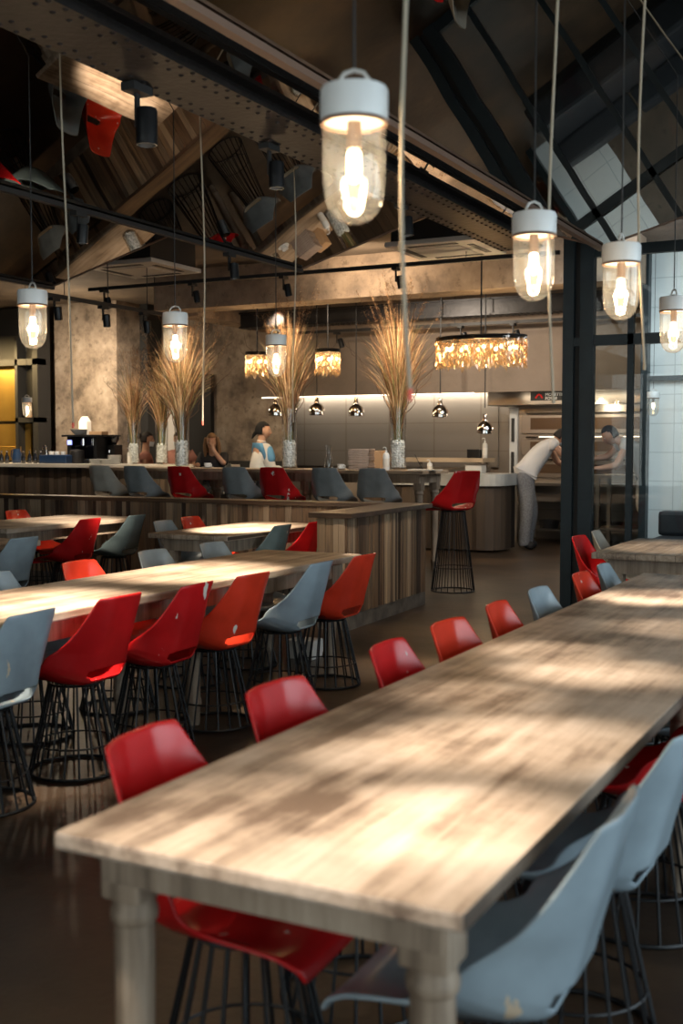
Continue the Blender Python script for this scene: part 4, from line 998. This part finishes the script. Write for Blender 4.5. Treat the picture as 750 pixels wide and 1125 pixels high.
ov = thing('deck_oven', (-5.5, 16.3, 0), 'stainless steel deck oven with hood and glass doors', 'oven')
MB().box(-.36, 2.1, -.32, .8, 2.03, 2.27, bev=.01).build('hood', M['steel'], ov)
MB().box(-.12, .0, -.02, .8, .95, 2.0).build('side_panel', flat('white_enamel', (.6, .62, .62), .35), ov)
MB().box(.0, 2.0, .02, .8, .9, 2.03).build('oven_body', M['steel'], ov)
MB().box(-.085, -.045, -.05, -.02, 1.5, 1.85).box(-.085, -.045, -.05, -.02, 1.02, 1.35).build('control_strip', M['blackmatte'], ov)
for z0, z1 in ((1.62, 1.9), (1.30, 1.55), (.98, 1.22)):
    d = MB().box(.06, 1.95, -.015, .02, z0, z1, bev=.006).build('oven_door', M['steelpanel'], ov)
    MB().box(.2, 1.8, -.02, -.014, z0 + .06, z1 - .05).build('door_window', flat('oven_window', (.10, .06, .035), .12, 0, coat=.8), d)
    MB().tube([(.15, -.06, z1 + .015), (1.85, -.06, z1 + .015)], .013, 8).build('handle', M['chrome'], d, True)
MB().box(-.05, 2.0, -.25, .8, .86, .90).build('landing_shelf', M['steel'], ov)
MB().box(0, 2.0, .0, .7, .62, .86).build('drawer_bank', M['steelpanel'], ov)
for x in (.0, 1.0, 1.94):
    for y in (.0, .7): MB().box(x, x + .05, y, y + .05, 0, .62).build('leg', M['steel'], ov)
MB().box(0, 2.0, 0, .75, .18, .21).build('bottom_rack', M['steel'], ov)
sg = MB().box(.30, 1.05, -.335, -.321, 2.09, 2.22).build('name_plate', M['blackmatte'], ov)
tr = MB(); tr.tube([(.38, -.345, 2.125), (.405, -.345, 2.165), (.43, -.345, 2.18), (.455, -.345, 2.165), (.48, -.345, 2.125)], .012, 6).build('emblem', M['logo_red'], sg)
def text(body, loc, size, mat, parent, name='lettering', rx=90, rz=0, ext=.002):
    cu = bpy.data.curves.new(name, 'FONT'); cu.body = body; cu.size = size; cu.extrude = ext; cu.materials.append(mat)
    o = bpy.data.objects.new(name, cu); COL.objects.link(o); dg = bpy.context.evaluated_depsgraph_get()
    me = bpy.data.meshes.new_from_object(o.evaluated_get(dg)); bpy.data.objects.remove(o)
    q = bpy.data.objects.new(name, me); COL.objects.link(q); q.parent = parent; q.location = loc; q.rotation_euler = (R(rx), 0, R(rz)); return q
text('MORETTI', (.52, -.338, 2.155), .06, M['white'], sg); text('FORNI', (.52, -.338, 2.10), .06, M['white'], sg)
for k, (x, y, z) in enumerate([(.4, .3, .21), (.9, .35, .21), (1.35, .3, .21)]):
    t = thing('stacked_pan', (-5.5 + x, 16.3 + y, z), ['metal pan on the rack under the oven, left', 'metal pan on the rack under the oven, middle', 'metal pan on the rack under the oven, right'][k], 'pan', 'pans under the oven')
    MB().lathe([(0, 0), (.13, 0), (.16, .12), (.15, .12), (.125, .01), (0, .01)], n=20).build('pan_body', M['girder'], t, True)
    MB().tube([(.14, 0, .1), (.3, 0, .13)], .01, 6).build('handle', M['chrome'], t, True)
t = thing('prep_table', (-3.55, 15.6, 0), 'stainless prep table behind the glass partition', 'table')
MB().box(-.55, 1.1, -.35, .35, 1.0, 1.05).build('tabletop', M['steel'], t); MB().box(-.5, 1.05, -.3, .3, .3, .33).build('under_shelf', M['steel'], t)
for x in (-.5, 1.0):
    for y in (-.3, .3): MB().box(x, x + .05, y - .025, y + .025, 0, 1.0).build('leg', M['steel'], t)
t = thing('extractor_duct', (-3.3, 15.98, 1.5), 'tall pale cylindrical duct behind the glass partition', 'duct')
MB().cyl((0, 0, 0), .16, 1.0, 24).build('duct_body', M['white'], t, True); MB().ring((0, 0, .02), .165, .012, 24).build('duct_collar', M['steel'], t, True)

o = MB().box(-.10, .10, -.08, .08, 0, .13, bev=.008).build('white_carton', M['paper']); o.location = (-3.78, 6.75, 0); tag(o, 'white box on the floor behind the middle table leg', 'box')

# ---------------------------------------------------------------- people
def skin_obj(name, J, E, mat, parent, extra=0.0, sub=2):
    """grow one continuous surface round a joint graph: J name -> (co, rx[, ry])"""
    names = []
    for a, b in E:
        for n in (a, b):
            if n not in names: names.append(n)
    me = bpy.data.meshes.new(name); me.from_pydata([J[n][0] for n in names], [(names.index(a), names.index(b)) for a, b in E], [])
    o = bpy.data.objects.new(name, me); COL.objects.link(o)
    md = o.modifiers.new('skin', 'SKIN'); md.use_smooth_shade = True
    o.modifiers.new('sub', 'SUBSURF').levels = sub; o.modifiers['sub'].render_levels = sub
    lay = me.skin_vertices[0].data
    for i, n in enumerate(names):
        j = J[n]; rx = j[1] * 1.12; ry = (j[2] if len(j) > 2 else j[1]) * 1.12
        lay[i].radius = (rx + extra, ry + extra)
        lay[i].use_root = (i == 0)
    dg = bpy.context.evaluated_depsgraph_get(); m2 = bpy.data.meshes.new_from_object(o.evaluated_get(dg)); bpy.data.objects.remove(o)
    return m2
def head_geo(c, yaw, pitch, s=1.0):
    """head facing +x rotated by yaw/pitch: returns list of (verts, faces, material index)"""
    out = []; rot = Matrix.Rotation(yaw, 3, 'Z') @ Matrix.Rotation(pitch, 3, 'Y')
    def tr(v): return tuple(Vector(c) + rot @ (Vector(v) * s))
    n, m = 28, 20; vs = []; fs = []
    for i in range(m + 1):
        t = math.pi * i / m
        for k in range(n):
            a = 2 * math.pi * k / n; x, y, z = math.sin(t) * math.cos(a), math.sin(t) * math.sin(a), -math.cos(t)
            w = .074; d = .096; hh = .118
            if z < -.1: w *= 1 - .42 * min(1, (-z - .1) / .9) ** 1.3; d *= 1 - .12 * (-z)
            X, Y, Z = x * d, y * w, z * hh
            if x < 0 and z < -.1: X *= 1 - .35 * min(1, (-z - .1))
            ang = abs(math.atan2(y, x))
            if x > 0:
                X += .020 * math.exp(-(ang / .16) ** 2) * math.exp(-((z + .18) / .16) ** 2)   # nose tip
                X += .010 * math.exp(-(ang / .13) ** 2) * math.exp(-((z - .02) / .2) ** 2)    # bridge
                X -= .008 * math.exp(-((ang - .38) / .18) ** 2) * math.exp(-((z - .02) / .12) ** 2)  # eye hollows
                X += .006 * math.exp(-(ang / .3) ** 2) * math.exp(-((z + .46) / .08) ** 2)   # lips
                X += .008 * math.exp(-(ang / .3) ** 2) * math.exp(-((z + .85) / .15) ** 2)   # chin
            vs.append(tr((X, Y, Z)))
    for i in range(m):
        for k in range(n):
            k2 = (k + 1) % n; fs.append((i * n + k, i * n + k2, (i + 1) * n + k2, (i + 1) * n + k))
    out.append((vs, fs, 0))
    for sy in (-1, 1):
        mb = MB(); mb.sphere((-.005, sy * .076, -.005), .03, 10, sc=(.55, .28, 1)); out.append(([tr(v) for v in mb.v], mb.f, 0))   # ears
        mb = MB(); mb.sphere((.081, sy * .030, .004), .0115, 8, sc=(.6, 1.2, .7)); out.append(([tr(v) for v in mb.v], mb.f, 1))   # eyes
        mb = MB(); mb.sphere((.0875, sy * .030, .004), .0055, 8, sc=(.5, 1, 1)); out.append(([tr(v) for v in mb.v], mb.f, 2))
        mb = MB(); mb.sphere((.086, sy * .031, .024), .014, 8, sc=(.35, 1.2, .2)); out.append(([tr(v) for v in mb.v], mb.f, 2))   # brows
    mb = MB(); mb.sphere((.088, 0, -.055), .017, 10, sc=(.35, 1.2, .3)); out.append(([tr(v) for v in mb.v], mb.f, 3))
    return out, tr
M['eye'] = flat('eye_white', (.7, .68, .65), .3); M['dark'] = flat('dark_iris', (.02, .012, .01), .3); M['lips'] = flat('lips', (.38, .14, .12), .5)
def hand(J, E, side, wrist, direc, down, curl=.5):
    """palm, four fingers and a thumb added to the graph"""
    d = Vector(direc).normalized(); dn = Vector(down).normalized(); dn = (dn - d * dn.dot(d)).normalized(); sd = d.cross(dn) * (1 if side == 'l' else -1)
    w = Vector(J[wrist][0]); pm = side + '_palm'
    J[pm] = (tuple(w + d * .055), .030, .018); E.append((wrist, pm))
    for k, (o, ln) in enumerate(((.028, .034), (.010, .040), (-.009, .037), (-.027, .028))):
        b = w + d * .095 + sd * o; n0 = '%s_f%d' % (side, k)
        J[n0 + 'a'] = (tuple(b), .0095); J[n0 + 'b'] = (tuple(b + (d + dn * curl).normalized() * ln), .0085); J[n0 + 'c'] = (tuple(b + (d + dn * curl).normalized() * ln + (d * .5 + dn * (curl + .6)).normalized() * ln * .8), .007)
        E += [(pm, n0 + 'a'), (n0 + 'a', n0 + 'b'), (n0 + 'b', n0 + 'c')]
    b = w + d * .035 + sd * .032; J[side + '_t1'] = (tuple(b), .011); J[side + '_t2'] = (tuple(b + (d + sd * .9).normalized() * .035), .0095); J[side + '_t3'] = (tuple(b + (d + sd * .9).normalized() * .035 + (d + dn * .4).normalized() * .028), .008)
    E += [(pm, side + '_t1'), (side + '_t1', side + '_t2'), (side + '_t2', side + '_t3')]
def person(label, loc, rz, J, head, clothes, hands=(), skin='skin', hair=None):
    t = thing('person', loc, label, 'person', None, rz)
    E = [('pelvis', 'waist'), ('waist', 'chest'), ('chest', 'neck'), ('neck', 'skull')]
    for s in 'lr':
        E += [('chest', s + '_shoulder'), (s + '_shoulder', s + '_elbow'), (s + '_elbow', s + '_wrist'), ('pelvis', s + '_hip'), (s + '_hip', s + '_knee'), (s + '_knee', s + '_ankle'), (s + '_ankle', s + '_toe')]
    base = list(E)
    hc, yaw, pitch, hs = head
    J['skull'] = (tuple(Vector(hc) + Vector((-.01, 0, -.03))), .05)
    for h in hands: hand(J, E, *h)
    BJ = {k: ((v[0], v[1] * .72, (v[2] if len(v) > 2 else v[1]) * .72) if k in ('pelvis', 'waist', 'chest') or 'shoulder' in k or 'hip' in k or 'knee' in k else v) for k, v in J.items()}
    me = skin_obj('body', BJ, E, M[skin], t)
    mb = MB(); mb.add([v.co[:] for v in me.vertices], [list(p.vertices) for p in me.polygons], 0)
    geo, tr = head_geo(hc, yaw, pitch, hs)
    for vs, fs, mi in geo: mb.add(vs, fs, mi)
    mb.build('body', [M[skin], M['eye'], M['dark'], M['lips']], t, True)
    for nm, edges, ex, mat, over in clothes:
        JJ = dict(J); JJ.update(over)
        me = skin_obj(nm, JJ, edges, M[mat], t, ex)
        m2 = MB(); m2.add([v.co[:] for v in me.vertices], [list(p.vertices) for p in me.polygons]); m2.build(nm, M[mat], t, True)
    return t, tr
def standing(h=1.0, bend=0.0):
    J = {'pelvis': ((0, 0, .96 * h), .105, .13), 'waist': ((.0, 0, 1.10 * h), .12, .145), 'chest': ((.0, 0, 1.30 * h), .135, .165), 'neck': ((.0, 0, 1.49 * h), .052)}
    for s, y in (('l', 1), ('r', -1)):
        J[s + '_shoulder'] = ((0, y * .185, 1.41 * h), .052); J[s + '_elbow'] = ((-.02, y * .235, 1.13 * h), .042); J[s + '_wrist'] = ((.04, y * .24, .88 * h), .028)
        J[s + '_hip'] = ((0, y * .09, .90 * h), .09); J[s + '_knee'] = ((.01, y * .10, .50 * h), .06); J[s + '_ankle'] = ((-.01, y * .105, .08), .04); J[s + '_toe'] = ((.14, y * .12, .035), .035)
    return J
LEGS = [('pelvis', 'l_hip'), ('l_hip', 'l_knee'), ('l_knee', 'l_ankle'), ('pelvis', 'r_hip'), ('r_hip', 'r_knee'), ('r_knee', 'r_ankle')]
SHOES = [[('l_ankle', 'l_toe')], [('r_ankle', 'r_toe')]]
TOP = [('waist', 'chest'), ('chest', 'l_shoulder'), ('chest', 'r_shoulder'), ('pelvis', 'waist')]
def hairpiece(t, tr, mat, bun=None, long=False, cap=False, tail=False, name='hair'):
    mb = MB(); n, m = 24, 16; vs = []; fs = []
    for i in range(m + 1):
        a_ = math.pi * i / m
        for k in range(n):
            a = 2 * math.pi * k / n; x, y, z = math.sin(a_) * math.cos(a), math.sin(a_) * math.sin(a), -math.cos(a_)
            vs.append((x * .106 - .006, y * .085, z * .128 + .004))
    def keep(v):
        x, y, z = v
        if x > .0: return z > .045 + x * .35
        return z > -.06 + (x * -.0)
    for i in range(m):
        for k in range(n):
            k2 = (k + 1) % n; f = (i * n + k, i * n + k2, (i + 1) * n + k2, (i + 1) * n + k)
            if all(keep(vs[j]) for j in f): fs.append(f)
    mb.add([tr(v) for v in vs], fs)
    if bun: b = MB().sphere((-.13, 0, .05), .045, 12); mb.add([tr(v) for v in b.v], b.f)
    if tail: b = MB().tube([(-.09, 0, -.02), (-.12, 0, -.06), (-.14, .01, -.11)], [.03, .022, .008], 8); mb.add([tr(v) for v in b.v], b.f)
    if long:
        for k in range(9):
            a = math.pi * (.42 + 1.16 * k / 8); b = MB().tube([(.09 * math.cos(a), .08 * math.sin(a), .06), (.105 * math.cos(a), .098 * math.sin(a), -.04), (.10 * math.cos(a) - .01, .10 * math.sin(a), -.14), (.09 * math.cos(a), .10 * math.sin(a), -.23)], [.025, .028, .027, .01], 7); mb.add([tr(v) for v in b.v], b.f)
    o = mb.build(name, M[mat], t, True)
    if not cap:
        md = o.modifiers.new('t', 'SOLIDIFY'); md.thickness = .008
    return o
def maskpiece(t, tr):
    mb = MB(); vs = []; fs = []
    for i in range(5):
        z = -.02 - .075 * i / 4
        for k in range(9):
            a = -1.15 + 2.3 * k / 8; r = .098 - .012 * (i / 4); vs.append(tr((r * math.cos(a) * (1.04 + .12 * math.exp(-(a / .3) ** 2)), .078 * math.sin(a) * (1 - .18 * i / 4), z)))
    for i in range(4):
        for k in range(8): fs.append((i * 9 + k, i * 9 + k + 1, (i + 1) * 9 + k + 1, (i + 1) * 9 + k))
    o = mb.add(vs, fs).build('face_mask', M['mask'], t, True); o.modifiers.new('t', 'SOLIDIFY').thickness = .003

RT = R(27.4)   # direction of image right in the plan
# man in white and blue top with cap, arms folded
J = standing(1.0)
J['chest'] = ((-.01, 0, 1.30), .165, .18); J['waist'] = ((0, 0, 1.10), .15, .165)
J['l_elbow'] = ((.05, .235, 1.14), .045); J['l_wrist'] = ((.23, .08, 1.10), .030)
J['r_elbow'] = ((.06, -.235, 1.12), .045); J['r_wrist'] = ((.25, -.05, 1.13), .030)
t, tr = person('man in white and light blue top with backward black cap, behind the high table', (atY(289, 13.0), 12.95, 0), RT + R(24), J, ((.03, 0, 1.635), R(-22), R(4), 1.0),
    [('trousers', LEGS, .012, 'blackcloth', {}), ('jacket', [('hem', 'waist')] + TOP[:3] + [('l_shoulder', 'l_elbow'), ('l_elbow', 'l_wrist'), ('r_shoulder', 'r_elbow'), ('r_elbow', 'r_wrist')], .022, 'whitecloth', {'hem': ((0, 0, .94), .12, .15)}),
     ('blue_shoulder_panel', [('neck', 'yoke'), ('yoke', 'yoke_l'), ('yoke_l', 'sleeve_l'), ('yoke', 'yoke_r'), ('yoke_r', 'sleeve_r')], .0, 'bluecloth',
      {'neck': ((-.01, 0, 1.47), .06, .07), 'yoke': ((-.01, 0, 1.42), .085, .10), 'yoke_l': ((0.01, .185, 1.415), .080), 'sleeve_l': ((.05, .228, 1.25), .070), 'yoke_r': ((0.01, -.185, 1.415), .080), 'sleeve_r': ((.055, -.235, 1.20), .072)}),
     ('collar', [('c0', 'c1')], .0, 'whitecloth', {'c0': ((0, 0, 1.47), .072), 'c1': ((.01, 0, 1.53), .06)}), ('shoe', SHOES[0], .01, 'blackcloth', {}), ('shoe', SHOES[1], .01, 'blackcloth', {})],
    hands=[('l', 'l_wrist', (.5, -.8, -.1), (0, 0, -1)), ('r', 'r_wrist', (.5, .8, .0), (0, 0, -1))])
hairpiece(t, tr, 'blackcap', tail=True, name='cap')
# cook bending into the oven
J = {'pelvis': ((-.05, 0, 1.03), .115, .135), 'waist': ((.04, 0, 1.18), .105, .13), 'chest': ((.24, 0, 1.43), .14, .17), 'neck': ((.38, 0, 1.53), .055)}
for s, y in (('l', 1), ('r', -1)):
    J[s + '_shoulder'] = ((.31, y * .18, 1.48), .06); J[s + '_elbow'] = ((.46, y * .24, 1.20 + .1 * (y < 0)), .044); J[s + '_wrist'] = ((.66, y * .16, 1.16 + .12 * (y < 0)), .029)
    J[s + '_hip'] = ((-.04, y * .09, .96), .10); J[s + '_knee'] = ((.03 + .05 * y, y * .10, .53), .068); J[s + '_ankle'] = ((-.02 + .04 * y, y * .10, .09), .048); J[s + '_toe'] = ((.12 + .04 * y, y * .12, .04), .04)
t, tr = person('cook in white shirt and grey checked trousers bending into the oven', (-5.02, 15.32, 0), RT, J, ((.46, 0, 1.56), 0, R(38), 1.0),
    [('trousers', LEGS + [('pelvis', 'belt'), ('l_ankle', 'l_cuff'), ('r_ankle', 'r_cuff')], .028, 'greypants', {'belt': ((-.02, 0, 1.09), .095, .115), 'l_cuff': ((.03, .10, .045), .06), 'r_cuff': ((-.05, -.10, .045), .06)}), ('shirt', TOP[:3] + [('hem', 'belt'), ('belt', 'waist'), ('l_shoulder', 'l_mid'), ('r_shoulder', 'r_mid')], .018, 'whitecloth',
      {'hem': ((-.06, 0, .99), .13, .15), 'belt': ((-.03, 0, 1.07), .12, .14), 'l_mid': ((.38, .21, 1.36), .06), 'r_mid': ((.38, -.21, 1.41), .06)}), ('shoe', SHOES[0], .012, 'blackcloth', {}), ('shoe', SHOES[1], .012, 'blackcloth', {})],
    hands=[('l', 'l_wrist', (1, -.1, 0), (0, 0, -1)), ('r', 'r_wrist', (1, .1, 0), (0, 0, -1))], skin='skin2')
hairpiece(t, tr, 'hair'); maskpiece(t, tr)
# cook behind the glass
J = {k: v for k, v in J.items()}; J = {k: v for k, v in J.items() if '_f' not in k and '_t1' not in k and '_t2' not in k and '_t3' not in k and 'palm' not in k}
t, tr = person('cook in white shirt and long apron behind the glass partition, leaning left', (-3.14, 14.35, 0), RT + R(180), J, ((.49, 0, 1.57), 0, R(30), 1.0),
    [('trousers', LEGS, .014, 'blackcloth', {}), ('shirt', TOP + [('l_shoulder', 'l_mid'), ('r_shoulder', 'r_mid')], .018, 'whitecloth', {'l_mid': ((.38, .21, 1.36), .06), 'r_mid': ((.38, -.21, 1.41), .06)}),
     ('apron', [('a0', 'a1'), ('a1', 'a2')], .0, 'whitecloth', {'a0': ((0, 0, 1.12), .14, .17), 'a1': ((.0, 0, .85), .15, .18), 'a2': ((.01, 0, .52), .14, .17)}), ('shoe', SHOES[0], .01, 'blackcloth', {}), ('shoe', SHOES[1], .01, 'blackcloth', {})],
    hands=[('l', 'l_wrist', (1, -.1, 0), (0, 0, -1)), ('r', 'r_wrist', (1, .1, 0), (0, 0, -1))])
hairpiece(t, tr, 'hair')
# women behind the bar
J = standing(.93); J['l_wrist'] = ((.26, .14, 1.04), .026); J['r_wrist'] = ((.24, -.14, 1.06), .026)
t, tr = person('woman with dark hair in a bun, pink top and face mask behind the bar', (atY(160, 14.15), 14.15, 0), RT + R(8), J, ((.03, 0, 1.53), 0, R(6), .97),
    [('trousers', LEGS, .012, 'blackcloth', {}), ('top', TOP + [('l_shoulder', 'l_mid'), ('r_shoulder', 'r_mid')], .012, 'pink', {'l_mid': ((-.01, .21, 1.2), .048), 'r_mid': ((-.01, -.21, 1.2), .048)}), ('shoe', SHOES[0], .01, 'blackcloth', {}), ('shoe', SHOES[1], .01, 'blackcloth', {})],
    hands=[('l', 'l_wrist', (1, -.2, 0), (0, 0, -1)), ('r', 'r_wrist', (1, .2, 0), (0, 0, -1))], skin='skin2')
hairpiece(t, tr, 'hair', bun=True); maskpiece(t, tr)
J = standing(.93); J['l_wrist'] = ((.24, .14, 1.02), .026); J['r_wrist'] = ((.24, -.14, 1.05), .026)
t, tr = person('woman in loose pink shirt and face mask half hidden behind a tall vase', (atY(197, 14.2), 14.2, 0), R(-70), J, ((.03, 0, 1.53), R(-5), R(6), .97),
    [('trousers', LEGS, .012, 'blackcloth', {}), ('top', TOP + [('l_shoulder', 'l_mid'), ('r_shoulder', 'r_mid')], .03, 'pink', {'l_mid': ((-.01, .23, 1.2), .055), 'r_mid': ((-.01, -.23, 1.2), .055)}), ('shoe', SHOES[0], .01, 'blackcloth', {}), ('shoe', SHOES[1], .01, 'blackcloth', {})],
    hands=[('l', 'l_wrist', (1, -.2, 0), (0, 0, -1)), ('r', 'r_wrist', (1, .2, 0), (0, 0, -1))], skin='skin2')
hairpiece(t, tr, 'hair'); maskpiece(t, tr)
J = {'pelvis': ((0, 0, .86), .11, .14), 'waist': ((.02, 0, 1.0), .095, .12), 'chest': ((.05, 0, 1.20), .105, .14), 'neck': ((.08, 0, 1.36), .045)}
for s, y in (('l', 1), ('r', -1)):
    J[s + '_shoulder'] = ((.06, y * .165, 1.30), .045); J[s + '_elbow'] = ((.22, y * .20, 1.20), .036); J[s + '_wrist'] = ((.26, y * .07, 1.38), .024)
    if s == 'r': J['r_elbow'] = ((.14, -.22, 1.10), .036); J['r_wrist'] = ((.34, -.12, 1.19), .024)
    J[s + '_hip'] = ((.02, y * .1, .84), .095); J[s + '_knee'] = ((.42, y * .12, .80), .062); J[s + '_ankle'] = ((.40, y * .11, .38), .04); J[s + '_toe'] = ((.52, y * .11, .33), .034)
wx = atY(231, 12.75)
t, tr = person('seated woman with long light brown hair and black top, chin on hand', (wx, 12.86, 0), R(-75), J, ((.12, 0, 1.49), R(8), R(10), .95),
    [('trousers', LEGS, .012, 'blackcloth', {}), ('top', TOP + [('l_shoulder', 'l_elbow'), ('r_shoulder', 'r_elbow')], .014, 'blackcloth', {}), ('shoe', SHOES[0], .01, 'blackcloth', {}), ('shoe', SHOES[1], .01, 'blackcloth', {})],
    hands=[('l', 'l_wrist', (-.3, -.3, 1), (-1, 0, 0)), ('r', 'r_wrist', (1, .3, .1), (0, 0, -1))])
hairpiece(t, tr, 'blond', long=True)
place(ST, wx, 12.86, -75, 'grey', 'grey bar stool under the seated woman on the far side')
